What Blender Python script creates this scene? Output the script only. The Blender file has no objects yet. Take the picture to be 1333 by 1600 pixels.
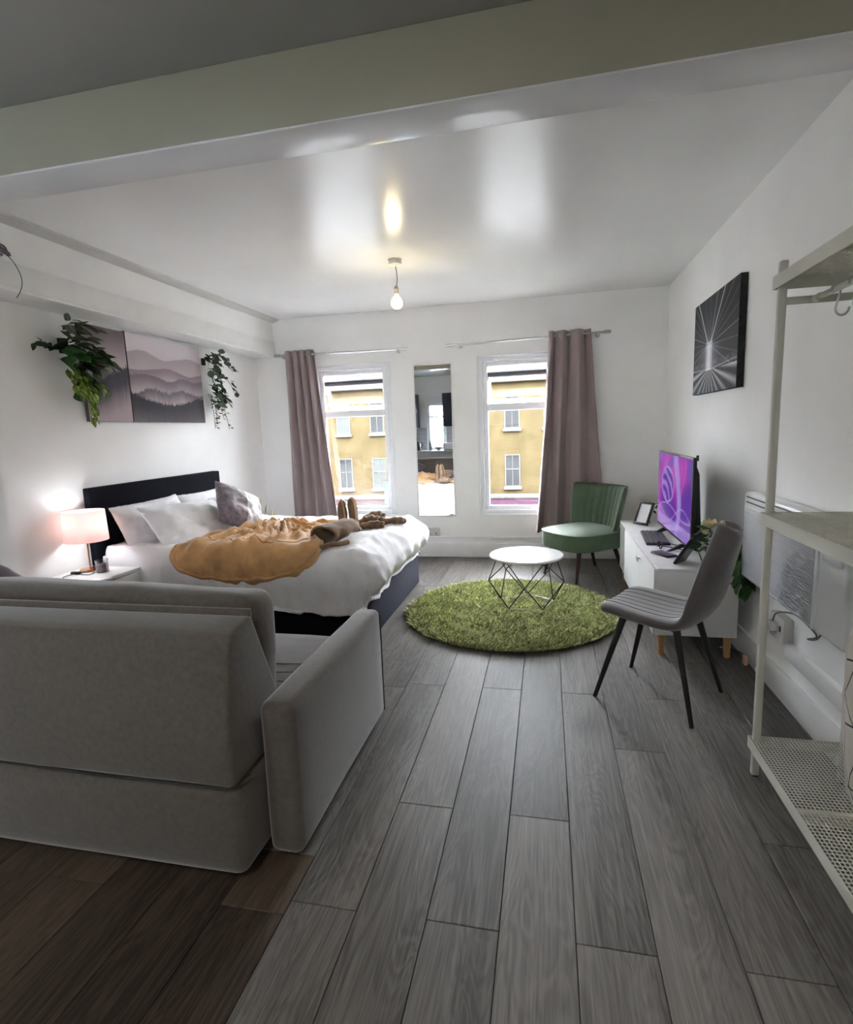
import bpy, bmesh, math, random
from mathutils import Vector, Matrix, Euler, noise
import numpy as np
random.seed(7)
sc = bpy.context.scene
COL = sc.collection
PI = math.pi

# ------------------------------------------------------------------ camera
cam_d = bpy.data.cameras.new('camera')
cam = bpy.data.objects.new('camera', cam_d); COL.objects.link(cam)
R3 = Matrix(((0.97640928, 0.00408886, 0.21588934), (0.21269247, 0.15422279, -0.96487162), (-0.03724028, 0.98802764, 0.14971489)))
cam.matrix_world = Matrix.Translation((0, 0, 1.33)) @ R3.to_4x4()
cam_d.sensor_fit = 'HORIZONTAL'; cam_d.sensor_width = 36.0
cam_d.lens = 36.0 * 850.47 / 1333.0
cam_d.clip_start = 0.05; cam_d.clip_end = 300
sc.camera = cam

# ------------------------------------------------------------------ sky, exposure
SKY = 40.0
FILL = 26.0      # radiance of the fill light added unseen behind the camera
w = bpy.data.worlds.new('overcast_sky'); sc.world = w; w.use_nodes = True
nt = w.node_tree; nt.nodes.clear()
wo = nt.nodes.new('ShaderNodeOutputWorld'); wb = nt.nodes.new('ShaderNodeBackground')
tc = nt.nodes.new('ShaderNodeTexCoord'); sx = nt.nodes.new('ShaderNodeSeparateXYZ'); cr = nt.nodes.new('ShaderNodeValToRGB')
nt.links.new(tc.outputs['Generated'], sx.inputs[0]); nt.links.new(sx.outputs['Z'], cr.inputs[0])
cr.color_ramp.elements[0].color = (0.72, 0.78, 0.86, 1); cr.color_ramp.elements[1].color = (0.95, 0.98, 1.0, 1)
nt.links.new(cr.outputs[0], wb.inputs[0]); wb.inputs[1].default_value = SKY
nt.links.new(wb.outputs[0], wo.inputs[0])
vs = sc.view_settings
sc.display_settings.display_device = 'sRGB'
vs.view_transform = 'Standard'; vs.look = 'None'; vs.gamma = 1.0; vs.use_curve_mapping = False
vs.exposure = 0.95
sc.cycles.use_denoising = True
sc.cycles.max_bounces = 12; sc.cycles.diffuse_bounces = 8; sc.cycles.glossy_bounces = 5; sc.cycles.transparent_max_bounces = 12
sc.cycles.sample_clamp_indirect = 0.0

# ------------------------------------------------------------------ room numbers (metres; x to the right, y towards the street, z up)
XR, XL, YF, YB, ZC = 1.09, -3.05, 5.51, -1.48, 2.53
WIN = {1: (-2.40, -1.56), 2: (-0.665, 0.175)}; WZ = (0.445, 2.02)

# ------------------------------------------------------------------ helpers
class Root:
    pass
def tag(o, label=None, cat=None, group=None, kind=None):
    if label: o['label'] = label
    if cat: o['category'] = cat
    if group: o['group'] = group
    if kind: o['kind'] = kind
    return o
def thing(name, label, cat, loc=(0, 0, 0), rz=0.0, group=None, kind=None):
    o = bpy.data.objects.new(name, None); COL.objects.link(o)
    o.empty_display_size = 0.1
    o.location = loc; o.rotation_euler = (0, 0, rz)
    o['ml'] = 0
    del o['ml']
    return tag(o, label, cat, group, kind)
def root_inv(p):
    while p.parent: p = p.parent
    if p.type != 'EMPTY': return Matrix.Identity(4)
    return (Matrix.Translation(p.location) @ Matrix.Rotation(p.rotation_euler.z, 4, 'Z')).inverted()
def finish(me, m, smooth, ang):
    if m is not None:
        for mm in (m if isinstance(m, (list, tuple)) else [m]): me.materials.append(mm)
    if smooth:
        me.polygons.foreach_set('use_smooth', [True] * len(me.polygons))
        me.set_sharp_from_angle(angle=math.radians(ang))
    me.update()
def obj(name, bm, m, parent=None, local=False, smooth=True, ang=38):
    """links a bmesh as one object; geometry is given in world coordinates unless local"""
    if parent is not None and not local: bm.transform(root_inv(parent))
    bmesh.ops.recalc_face_normals(bm, faces=bm.faces)
    me = bpy.data.meshes.new(name); bm.to_mesh(me); bm.free()
    finish(me, m, smooth, ang)
    o = bpy.data.objects.new(name, me); COL.objects.link(o)
    if parent is not None: o.parent = parent
    return o
def obj_np(name, verts, faces, m, parent=None, local=False, smooth=True, ang=180):
    me = bpy.data.meshes.new(name)
    if parent is not None and not local:
        M = np.array(root_inv(parent)); v = np.asarray(verts, float); verts = (v @ M[:3, :3].T + M[:3, 3])
    me.from_pydata([tuple(map(float, q)) for q in verts], [], [tuple(map(int, f)) for f in faces]); finish(me, m, smooth, ang)
    o = bpy.data.objects.new(name, me); COL.objects.link(o)
    if parent is not None: o.parent = parent
    return o
def B(): return bmesh.new()
def box(bm, x0, x1, y0, y1, z0, z1, bev=0.0, seg=2, M=None):
    r = bmesh.ops.create_cube(bm, size=1.0); vv = r['verts']
    for v in vv:
        v.co = Vector(((x0 + x1) / 2 + v.co.x * (x1 - x0), (y0 + y1) / 2 + v.co.y * (y1 - y0), (z0 + z1) / 2 + v.co.z * (z1 - z0)))
    if bev > 0:
        ee = list({e for v in vv for e in v.link_edges})
        rr = bmesh.ops.bevel(bm, geom=ee, offset=bev, segments=seg, affect='EDGES', profile=0.5)
        vv = list({v for f in rr['faces'] for v in f.verts} | {v for v in vv if v.is_valid})
    if M is not None:
        for v in vv: v.co = M @ v.co
    return bm
def rod(bm, p0, p1, r0, r1=None, n=12, cap=True):
    r1 = r0 if r1 is None else r1
    p0, p1 = Vector(p0), Vector(p1); d = p1 - p0
    q = d.to_track_quat('Z', 'Y').to_matrix().to_4x4()
    M = Matrix.Translation((p0 + p1) / 2) @ q
    bmesh.ops.create_cone(bm, cap_ends=cap, segments=n, radius1=r0, radius2=r1, depth=d.length, matrix=M)
    return bm
def lathe(bm, prof, c=(0, 0, 0), n=28, close=False):
    """profile [(r, z)...] turned round the vertical through c"""
    rings = []
    for r, z in prof:
        if r < 1e-6: rings.append([bm.verts.new((c[0], c[1], c[2] + z))])
        else: rings.append([bm.verts.new((c[0] + r * math.cos(2 * PI * k / n), c[1] + r * math.sin(2 * PI * k / n), c[2] + z)) for k in range(n)])
    prs = list(zip(rings[:-1], rings[1:]))
    if close: prs.append((rings[-1], rings[0]))
    for a, b in prs:
        for k in range(n):
            k2 = (k + 1) % n
            if len(a) == 1 and len(b) == 1: continue
            if len(a) == 1: bm.faces.new((a[0], b[k], b[k2]))
            elif len(b) == 1: bm.faces.new((a[k], a[k2], b[0]))
            else: bm.faces.new((a[k], a[k2], b[k2], b[k]))
    return bm
def spline(pts, n=8):
    """Catmull-Rom through pts"""
    P = [Vector(p) for p in pts]
    if len(P) < 3: return P
    P = [2 * P[0] - P[1]] + P + [2 * P[-1] - P[-2]]; out = []
    for i in range(1, len(P) - 2):
        for k in range(n):
            t = k / n; a, b, c, d = P[i - 1], P[i], P[i + 1], P[i + 2]
            out.append(0.5 * ((2 * b) + (c - a) * t + (2 * a - 5 * b + 4 * c - d) * t * t + (3 * b - a - 3 * c + d) * t ** 3))
    out.append(P[-2]); return out
def tube(bm, pts, r, n=8, rr=None, sy=1.0):
    """round tube along a list of points (rr: radius per point)"""
    P = [Vector(p) for p in pts]; rings = []; up = None
    for i, p in enumerate(P):
        d = (P[min(i + 1, len(P) - 1)] - P[max(i - 1, 0)])
        if d.length < 1e-9: d = Vector((0, 0, 1))
        d.normalize()
        if up is None:
            up = Vector((0, 0, 1)) if abs(d.z) < 0.9 else Vector((1, 0, 0))
        a = d.cross(up); a = a.normalized() if a.length > 1e-6 else d.orthogonal().normalized()
        b = a.cross(d).normalized(); up = b
        q = rr[i] if rr else r
        rings.append([bm.verts.new(p + a * q * math.cos(2 * PI * k / n) + b * q * sy * math.sin(2 * PI * k / n)) for k in range(n)])
    for a, b in zip(rings[:-1], rings[1:]):
        for k in range(n): bm.faces.new((a[k], a[(k + 1) % n], b[(k + 1) % n], b[k]))
    bm.faces.new(rings[0][::-1]); bm.faces.new(rings[-1])
    return bm
def prism(bm, poly, axis, a0, a1, bev=0.0, seg=2):
    """polygon [(p, q)...] extruded along axis: 'x' -> (y,z), 'y' -> (x,z), 'z' -> (x,y)"""
    def mk(a, p, q):
        return {'x': (a, p, q), 'y': (p, a, q), 'z': (p, q, a)}[axis]
    v0 = [bm.verts.new(mk(a0, p, q)) for p, q in poly]; v1 = [bm.verts.new(mk(a1, p, q)) for p, q in poly]
    ff = [bm.faces.new(v0[::-1]), bm.faces.new(v1)]; n = len(poly)
    for k in range(n): ff.append(bm.faces.new((v0[k], v0[(k + 1) % n], v1[(k + 1) % n], v1[k])))
    if bev > 0:
        ee = list({e for f in ff for e in f.edges})
        bmesh.ops.bevel(bm, geom=ee, offset=bev, segments=seg, affect='EDGES', profile=0.5)
    return bm
def grid_faces(nu, nv, base=0, closed_u=False):
    F = []
    for i in range(nu - (0 if closed_u else 1)):
        for j in range(nv - 1):
            a = base + i * nv + j; b = base + ((i + 1) % nu) * nv + j
            F.append((a, b, b + 1, a + 1))
    return F
def sheet(name, fn, nu, nv, m, parent=None, thick=0.0, sub=0, off=-1.0):
    """surface fn(u, v) for u, v in 0..1"""
    V = [fn(i / (nu - 1), j / (nv - 1)) for i in range(nu) for j in range(nv)]
    o = obj_np(name, V, grid_faces(nu, nv), m, parent)
    if thick:
        md = o.modifiers.new('thickness', 'SOLIDIFY'); md.thickness = thick; md.offset = off
    if sub:
        md = o.modifiers.new('smooth', 'SUBSURF'); md.levels = sub; md.render_levels = sub
    return o
def fbm(x, y, z=0.0, o=3):
    return noise.fractal(Vector((x, y, z)), 1.0, 2.0, o)
def copy_tree(o, parent=None):
    c = o.copy(); COL.objects.link(c); c.parent = parent
    for ch in o.children: copy_tree(ch, c)
    return c

# ------------------------------------------------------------------ materials
def node(nt, t, **kw):
    n = nt.nodes.new(t)
    for k, v in kw.items(): setattr(n, k, v)
    return n
def mat(name, col, rough=0.5, metal=0.0, var=0.0, vscale=8.0, bump=0.0, bscale=60.0, stretch=(1, 1, 1), sheen=0.0, spec=0.5, coat=0.0, trans=0.0, emis=None, estr=0.0, sss=0.0):
    m = bpy.data.materials.new(name); m.use_nodes = True; nt = m.node_tree; p = nt.nodes['Principled BSDF']
    p.inputs['Roughness'].default_value = rough; p.inputs['Metallic'].default_value = metal
    p.inputs['Specular IOR Level'].default_value = spec
    p.inputs['Base Color'].default_value = (*col, 1)
    if sheen: p.inputs['Sheen Weight'].default_value = sheen; p.inputs['Sheen Roughness'].default_value = 0.4
    if coat: p.inputs['Coat Weight'].default_value = coat; p.inputs['Coat Roughness'].default_value = 0.1
    if trans: p.inputs['Transmission Weight'].default_value = trans
    if emis: p.inputs['Emission Color'].default_value = (*emis, 1); p.inputs['Emission Strength'].default_value = estr
    tcn = node(nt, 'ShaderNodeTexCoord'); mp = node(nt, 'ShaderNodeMapping'); mp.inputs['Scale'].default_value = stretch
    nt.links.new(tcn.outputs['Object'], mp.inputs[0])
    nz = node(nt, 'ShaderNodeTexNoise'); nz.inputs['Scale'].default_value = vscale; nz.inputs['Detail'].default_value = 4
    nt.links.new(mp.outputs[0], nz.inputs['Vector'])
    rp = node(nt, 'ShaderNodeValToRGB'); v = var if var else 0.03
    rp.color_ramp.elements[0].position = 0.3; rp.color_ramp.elements[1].position = 0.7
    rp.color_ramp.elements[0].color = (*[max(0, c * (1 - v)) for c in col], 1); rp.color_ramp.elements[1].color = (*[min(1, c * (1 + v)) for c in col], 1)
    nt.links.new(nz.outputs[0], rp.inputs[0]); nt.links.new(rp.outputs[0], p.inputs['Base Color'])
    if bump:
        n2 = node(nt, 'ShaderNodeTexNoise'); n2.inputs['Scale'].default_value = bscale; n2.inputs['Detail'].default_value = 3
        nt.links.new(mp.outputs[0], n2.inputs['Vector'])
        bp = node(nt, 'ShaderNodeBump'); bp.inputs['Strength'].default_value = bump; bp.inputs['Distance'].default_value = 0.01
        nt.links.new(n2.outputs[0], bp.inputs['Height']); nt.links.new(bp.outputs[0], p.inputs['Normal'])
    return m
def glass_mat(name, tint=(1, 1, 1), gloss=0.06):
    m = bpy.data.materials.new(name); m.use_nodes = True; nt = m.node_tree; nt.nodes.clear()
    out = node(nt, 'ShaderNodeOutputMaterial'); mx = node(nt, 'ShaderNodeMixShader'); t = node(nt, 'ShaderNodeBsdfTransparent'); g = node(nt, 'ShaderNodeBsdfGlossy')
    t.inputs[0].default_value = (*tint, 1); g.inputs['Roughness'].default_value = 0.02
    lw = node(nt, 'ShaderNodeLayerWeight'); lw.inputs[0].default_value = 0.25
    ma = node(nt, 'ShaderNodeMath', operation='MULTIPLY_ADD'); ma.inputs[1].default_value = 0.5; ma.inputs[2].default_value = gloss
    nt.links.new(lw.outputs['Fresnel'], ma.inputs[0]); nt.links.new(ma.outputs[0], mx.inputs[0])
    nt.links.new(t.outputs[0], mx.inputs[1]); nt.links.new(g.outputs[0], mx.inputs[2]); nt.links.new(mx.outputs[0], out.inputs[0])
    return m
def vcol_mat(name, rough=0.7, emit=0.0):
    """flat print: colours from the printed sheet's own colour attribute"""
    m = bpy.data.materials.new(name); m.use_nodes = True; nt = m.node_tree; p = nt.nodes['Principled BSDF']
    a = node(nt, 'ShaderNodeAttribute', attribute_name='print')
    nt.links.new(a.outputs['Color'], p.inputs['Base Color']); p.inputs['Roughness'].default_value = rough
    if emit:
        nt.links.remove(p.inputs['Base Color'].links[0]); p.inputs['Base Color'].default_value = (0.01, 0.01, 0.012, 1)
        nt.links.new(a.outputs['Color'], p.inputs['Emission Color']); p.inputs['Emission Strength'].default_value = emit
    return m
def print_sheet(name, origin, du, dv, nu, nv, fn, m, parent):
    """flat printed sheet: origin + u*du + v*dv; fn(u, v) gives the ink"""
    o_, du, dv = Vector(origin), Vector(du), Vector(dv); V = []; C = []
    for i in range(nu):
        for j in range(nv):
            u, v = i / (nu - 1), j / (nv - 1); V.append(o_ + du * u + dv * v); C += [*fn(u, v), 1.0]
    o = obj_np(name, V, grid_faces(nu, nv), m, parent)
    at = o.data.color_attributes.new('print', 'FLOAT_COLOR', 'POINT'); at.data.foreach_set('color', C)
    return o

def plank_mat(name, dark, light):
    m = bpy.data.materials.new(name); m.use_nodes = True; nt = m.node_tree; p = nt.nodes['Principled BSDF']; L = nt.links.new
    tcn = node(nt, 'ShaderNodeTexCoord'); oi = node(nt, 'ShaderNodeObjectInfo')
    mul = node(nt, 'ShaderNodeMath', operation='MULTIPLY'); mul.inputs[1].default_value = 57.0; L(oi.outputs['Random'], mul.inputs[0])
    cx = node(nt, 'ShaderNodeCombineXYZ'); L(mul.outputs[0], cx.inputs[0]); L(mul.outputs[0], cx.inputs[1]); L(mul.outputs[0], cx.inputs[2])
    ad = node(nt, 'ShaderNodeVectorMath', operation='ADD'); L(tcn.outputs['Object'], ad.inputs[0]); L(cx.outputs[0], ad.inputs[1])
    mp = node(nt, 'ShaderNodeMapping'); mp.inputs['Scale'].default_value = (1.0, 0.13, 1.0); L(ad.outputs[0], mp.inputs[0])
    n1 = node(nt, 'ShaderNodeTexNoise'); n1.inputs['Scale'].default_value = 9; n1.inputs['Detail'].default_value = 3; n1.inputs['Distortion'].default_value = 1.2; L(mp.outputs[0], n1.inputs['Vector'])
    # cathedral rings: bands of a slow noise field
    rg = node(nt, 'ShaderNodeMath', operation='MULTIPLY'); rg.inputs[1].default_value = 75; L(n1.outputs[0], rg.inputs[0])
    sn = node(nt, 'ShaderNodeMath', operation='SINE'); L(rg.outputs[0], sn.inputs[0])
    mp2 = node(nt, 'ShaderNodeMapping'); mp2.inputs['Scale'].default_value = (1.0, 0.025, 1.0); L(ad.outputs[0], mp2.inputs[0])
    n2 = node(nt, 'ShaderNodeTexNoise'); n2.inputs['Scale'].default_value = 130; n2.inputs['Detail'].default_value = 3; L(mp2.outputs[0], n2.inputs['Vector'])
    n3 = node(nt, 'ShaderNodeTexNoise'); n3.inputs['Scale'].default_value = 3.2; n3.inputs['Detail'].default_value = 4; L(mp.outputs[0], n3.inputs['Vector'])
    s1 = node(nt, 'ShaderNodeMath', operation='MULTIPLY_ADD'); s1.inputs[1].default_value = 0.060; s1.inputs[2].default_value = 0.0; L(sn.outputs[0], s1.inputs[0])
    s2 = node(nt, 'ShaderNodeMath', operation='MULTIPLY_ADD'); s2.inputs[1].default_value = 0.58; L(n2.outputs[0], s2.inputs[0]); L(s1.outputs[0], s2.inputs[2])
    s3 = node(nt, 'ShaderNodeMath', operation='MULTIPLY_ADD'); s3.inputs[1].default_value = 0.75; L(n3.outputs[0], s3.inputs[0]); L(s2.outputs[0], s3.inputs[2])
    s4 = node(nt, 'ShaderNodeMath', operation='MULTIPLY_ADD'); s4.inputs[1].default_value = 0.09; L(oi.outputs['Random'], s4.inputs[0]); L(s3.outputs[0], s4.inputs[2])
    rp = node(nt, 'ShaderNodeValToRGB'); rp.color_ramp.elements[0].position = 0.50; rp.color_ramp.elements[1].position = 1.02
    rp.color_ramp.elements[0].color = (*dark, 1); rp.color_ramp.elements[1].color = (*light, 1)
    L(s4.outputs[0], rp.inputs[0])
    # dark knots
    vo = node(nt, 'ShaderNodeTexVoronoi'); vo.inputs['Scale'].default_value = 2.6
    mp3 = node(nt, 'ShaderNodeMapping'); mp3.inputs['Scale'].default_value = (1.0, 0.42, 1.0); L(ad.outputs[0], mp3.inputs[0]); 
    dn = node(nt, 'ShaderNodeVectorMath', operation='MULTIPLY_ADD'); dn.inputs[1].default_value = (0.07, 0.07, 0.0); L(n1.outputs['Color'], dn.inputs[0]); L(mp3.outputs[0], dn.inputs[2]); L(dn.outputs[0], vo.inputs['Vector'])
    kr = node(nt, 'ShaderNodeValToRGB'); kr.color_ramp.elements[0].position = 0.03; kr.color_ramp.elements[1].position = 0.22
    kr.color_ramp.elements[0].color = (0.42, 0.40, 0.38, 1); kr.color_ramp.elements[1].color = (1, 1, 1, 1); L(vo.outputs['Distance'], kr.inputs[0])
    mx = node(nt, 'ShaderNodeMix', data_type='RGBA', blend_type='MULTIPLY'); mx.inputs[0].default_value = 0.8; L(rp.outputs[0], mx.inputs[6]); L(kr.outputs[0], mx.inputs[7])
    L(mx.outputs[2], p.inputs['Base Color'])
    rr = node(nt, 'ShaderNodeMapRange'); rr.inputs['To Min'].default_value = 0.44; rr.inputs['To Max'].default_value = 0.60; p.inputs['Specular IOR Level'].default_value = 0.36; L(n2.outputs[0], rr.inputs[0]); L(rr.outputs[0], p.inputs['Roughness'])
    bp = node(nt, 'ShaderNodeBump'); bp.inputs['Strength'].default_value = 0.12; bp.inputs['Distance'].default_value = 0.004; L(n2.outputs[0], bp.inputs['Height']); L(bp.outputs[0], p.inputs['Normal'])
    return m
def brick_mat(name):
    m = bpy.data.materials.new(name); m.use_nodes = True; nt = m.node_tree; p = nt.nodes['Principled BSDF']; L = nt.links.new
    tcn = node(nt, 'ShaderNodeTexCoord'); mp = node(nt, 'ShaderNodeMapping'); mp.inputs['Rotation'].default_value = (PI / 2, 0, 0); L(tcn.outputs['Object'], mp.inputs[0])
    bt = node(nt, 'ShaderNodeTexBrick'); L(mp.outputs[0], bt.inputs[0])
    bt.inputs['Color1'].default_value = (0.049, 0.0375, 0.0175, 1); bt.inputs['Color2'].default_value = (0.044, 0.033, 0.0150, 1); bt.inputs['Mortar'].default_value = (0.041, 0.0345, 0.022, 1)
    bt.inputs['Scale'].default_value = 1.0; bt.inputs['Brick Width'].default_value = 0.225; bt.inputs['Row Height'].default_value = 0.075; bt.inputs['Mortar Size'].default_value = 0.01
    nz = node(nt, 'ShaderNodeTexNoise'); nz.inputs['Scale'].default_value = 1.3; nz.inputs['Detail'].default_value = 5; L(tcn.outputs['Object'], nz.inputs['Vector'])
    rp = node(nt, 'ShaderNodeValToRGB'); rp.color_ramp.elements[0].color = (0.78, 0.76, 0.72, 1); rp.color_ramp.elements[1].color = (1.1, 1.1, 1.1, 1); rp.color_ramp.elements[0].position = 0.3; rp.color_ramp.elements[1].position = 0.7; L(nz.outputs[0], rp.inputs[0])
    mx = node(nt, 'ShaderNodeMix', data_type='RGBA', blend_type='MULTIPLY'); mx.inputs[0].default_value = 1.0; L(bt.outputs[0], mx.inputs[6]); L(rp.outputs[0], mx.inputs[7]); L(mx.outputs[2], p.inputs['Base Color'])
    p.inputs['Roughness'].default_value = 0.9; p.inputs['Specular IOR Level'].default_value = 0.05
    return m

WALL = mat('white_wall_paint', (0.88, 0.875, 0.865), 0.55, var=0.03, vscale=2.5, bump=0.06, bscale=25)
CEIL = mat('gloss_ceiling_paint', (0.78, 0.775, 0.765), 0.24, var=0.03, vscale=1.5, bump=0.10, bscale=5, spec=0.42)
BEAMM = mat('shaded_beam_paint', (0.37, 0.355, 0.275), 0.4, var=0.05, vscale=2, bump=0.12, bscale=7)  # olive cream face, darkened further to put its shade into the colour
SOFFIT = mat('beam_soffit_gloss', (0.76, 0.755, 0.76), 0.22, var=0.03, vscale=2, bump=0.16, bscale=7, spec=0.6)
COVE = mat('shaded_coving', (0.52, 0.51, 0.49), 0.6)  # strip turned from the windows; its shade is put into this grey
TRIM = mat('white_gloss_trim', (0.80, 0.795, 0.78), 0.3)
UPVC = mat('white_upvc', (0.82, 0.83, 0.85), 0.25)
GASKET = mat('dark_gasket', (0.03, 0.025, 0.03), 0.6)
GLASS = glass_mat('window_glass')
CHROME = mat('brushed_steel', (0.55, 0.54, 0.53), 0.28, 1.0)
BLACKM = mat('black_powder_coat', (0.012, 0.012, 0.013), 0.45)
WHITEL = mat('white_laminate', (0.82, 0.82, 0.82), 0.3)
OAK = mat('light_wood', (0.52, 0.28, 0.11), 0.45, var=0.2, vscale=30, stretch=(1, 1, 0.1))

# ================================================================== the room
SLAB = mat('dark_underlay', (0.02, 0.019, 0.018), 0.9)
PLANK = plank_mat('grey_oak_laminate', (0.062, 0.055, 0.049), (0.235, 0.217, 0.198))
PLANKB = plank_mat('darker_brown_plank', (0.030, 0.020, 0.0145), (0.135, 0.094, 0.064))  # boards behind the sofa, browner and darker than the rest
fb = B(); box(fb, XL - 0.2, XR + 0.2, YB - 0.2, YF + 0.3, -0.12, -0.009)
floor = tag(obj('floor', fb, SLAB), 'laminate floor of grey wood planks running towards the windows', kind='structure')
PL, PW, S0 = 1.371, 0.1988, 0.0695
phase = {0: 1.271, -1: 1.721, -2: 1.270, -3: 1.720, -4: 1.262, 1: 2.182, 2: 1.268, 3: 1.723, 4: 0.811}
pm = {}
for c in range(-16, 6):
    x0, x1 = S0 + PW * c, S0 + PW * (c + 1)
    x0, x1 = max(x0, XL), min(x1, XR)
    if x1 - x0 < 0.02: continue
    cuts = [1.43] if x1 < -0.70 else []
    ph = phase.get(c, 0.3 + 0.457 * (c * 2 % 3)); y = ph - PL * math.ceil((ph - YB) / PL); spans = []
    while y < YF:
        y0, y1 = max(y, YB), min(y + PL, YF); y += PL
        if y1 - y0 < 0.02: continue
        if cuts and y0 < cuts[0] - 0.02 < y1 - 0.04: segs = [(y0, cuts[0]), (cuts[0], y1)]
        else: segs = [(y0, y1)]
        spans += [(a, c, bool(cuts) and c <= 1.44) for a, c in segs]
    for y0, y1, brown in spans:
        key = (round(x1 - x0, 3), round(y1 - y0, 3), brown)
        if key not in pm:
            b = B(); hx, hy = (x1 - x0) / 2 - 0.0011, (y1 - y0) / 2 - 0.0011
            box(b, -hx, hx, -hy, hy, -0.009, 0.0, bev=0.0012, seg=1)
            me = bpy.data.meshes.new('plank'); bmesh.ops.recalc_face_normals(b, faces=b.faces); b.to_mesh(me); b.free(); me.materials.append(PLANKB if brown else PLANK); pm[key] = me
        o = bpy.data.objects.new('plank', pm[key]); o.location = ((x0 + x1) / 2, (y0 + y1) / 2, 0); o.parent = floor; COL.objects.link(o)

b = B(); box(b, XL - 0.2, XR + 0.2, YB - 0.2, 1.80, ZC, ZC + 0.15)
tag(obj('ceiling_near', b, mat('shaded_ceiling_paint', (0.36, 0.35, 0.325), 0.4, var=0.05, vscale=2, bump=0.08, bscale=6)), 'ceiling on the camera side of the beam, its shade painted in as grey', kind='structure')  # near end's dimness is put into this darker ceiling colour
b = B(); box(b, XL - 0.2, XR + 0.2, 1.80, YF + 0.3, ZC, ZC + 0.15)
tag(obj('ceiling', b, CEIL), 'white gloss painted ceiling reflecting the two windows', kind='structure')
t = tag(thing('ceiling_beam', 'boxed beam crossing the whole ceiling nearest the camera', None, (-0.98, 1.875, 2.306)), kind='structure')
b = B(); box(b, XL, XR, 1.786, 1.962, 2.310, ZC, bev=0.005); obj('beam_casing', b, BEAMM, t)
b = B(); box(b, XL, XR, 1.788, 1.964, 2.304, 2.312, bev=0.003); tag(obj('soffit_board', b, SOFFIT, t), 'glossy white underside')
# far wall with its two window openings
b = B(); xs = [XL - 0.2, WIN[1][0], WIN[1][1], WIN[2][0], WIN[2][1], XR + 0.2]
for i in range(5):
    if i in (1, 3):
        box(b, xs[i], xs[i + 1], YF, YF + 0.3, -0.1, WZ[0]); box(b, xs[i], xs[i + 1], YF, YF + 0.3, WZ[1], ZC)
    else: box(b, xs[i], xs[i + 1], YF, YF + 0.3, -0.1, ZC)
tag(obj('wall_far', b, WALL, smooth=False), 'white painted street wall holding the two tall windows', kind='structure')
b = B(); box(b, XR, XR + 0.2, YB, YF, -0.1, ZC)
tag(obj('wall_right', b, WALL, smooth=False), 'long white wall behind the television and the heater', kind='structure')
b = B(); box(b, XL - 0.2, XL, YB, YF, -0.1, ZC)
tag(obj('wall_left', b, WALL, smooth=False), 'white wall behind the bed headboard', kind='structure')
b = B(); box(b, XL, -2.828, 1.97, YF, 2.30, ZC)
tag(obj('wall_left_upper', b, WALL, smooth=False), 'white strip of wall above the pipe boxing', kind='structure')
b = B(); box(b, XL, -2.78, 1.70, 2.30, 0, 2.155)
box(b, XL, -2.83, 1.70, 1.97, 2.155, 2.306)
tag(obj('pillar', b, WALL, smooth=False), 'white wall nib between the sofa and the nightstand', kind='structure')
# boxing along the top of the left wall: face board, lip
t = tag(thing('trim_1', 'white boxed ledge running along the top of the left wall', None, (-2.9, 3.5, 2.155)), kind='structure')
b = B(); box(b, XL, -2.816, 1.97, YF, 2.158, 2.306, bev=0.004); obj('face_board', b, TRIM, t)
b = B(); box(b, XL, -2.802, 1.97, YF, 2.150, 2.172, bev=0.006); obj('lip', b, TRIM, t)
b = B(); prism(b, [(-2.745, ZC), (-2.755, ZC - 0.012), (-2.815, ZC - 0.03), (-2.83, ZC - 0.03), (-2.83, ZC)], 'y', 1.964, YF)
tag(obj('trim_2', b, COVE, smooth=False), 'narrow coving where the left wall meets the ceiling', kind='structure')
# skirtings and trunking
b = B(); box(b, XL, XR, YF - 0.018, YF, 0, 0.148, bev=0.005); box(b, XL, XR, YF - 0.012, YF, 0.148, 0.153)
tag(obj('baseboard_far', b, TRIM), 'white skirting board below the windows', kind='structure')
b = B(); box(b, XR - 0.018, XR, YB, YF - 0.018, 0, 0.145, bev=0.005)
tag(obj('baseboard_right', b, TRIM), 'white skirting board along the right wall', kind='structure')
b = B(); box(b, XL, XL + 0.018, 2.30, YF - 0.018, 0, 0.145, bev=0.005)
tag(obj('baseboard_left', b, TRIM), 'white skirting board behind the bed', kind='structure')
b = B(); box(b, -1.35, XR - 0.02, YF - 0.018, YF, 0.195, 0.22, bev=0.004)
tag(obj('trim_3', b, TRIM), 'thin cable trunking below the right window', kind='structure')
b = B(); box(b, XR - 0.03, XR, 0.4, 2.66, 0.235, 0.31, bev=0.006)
tag(obj('trim_4', b, TRIM), 'wide cable trunking low on the right wall', kind='structure')

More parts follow.
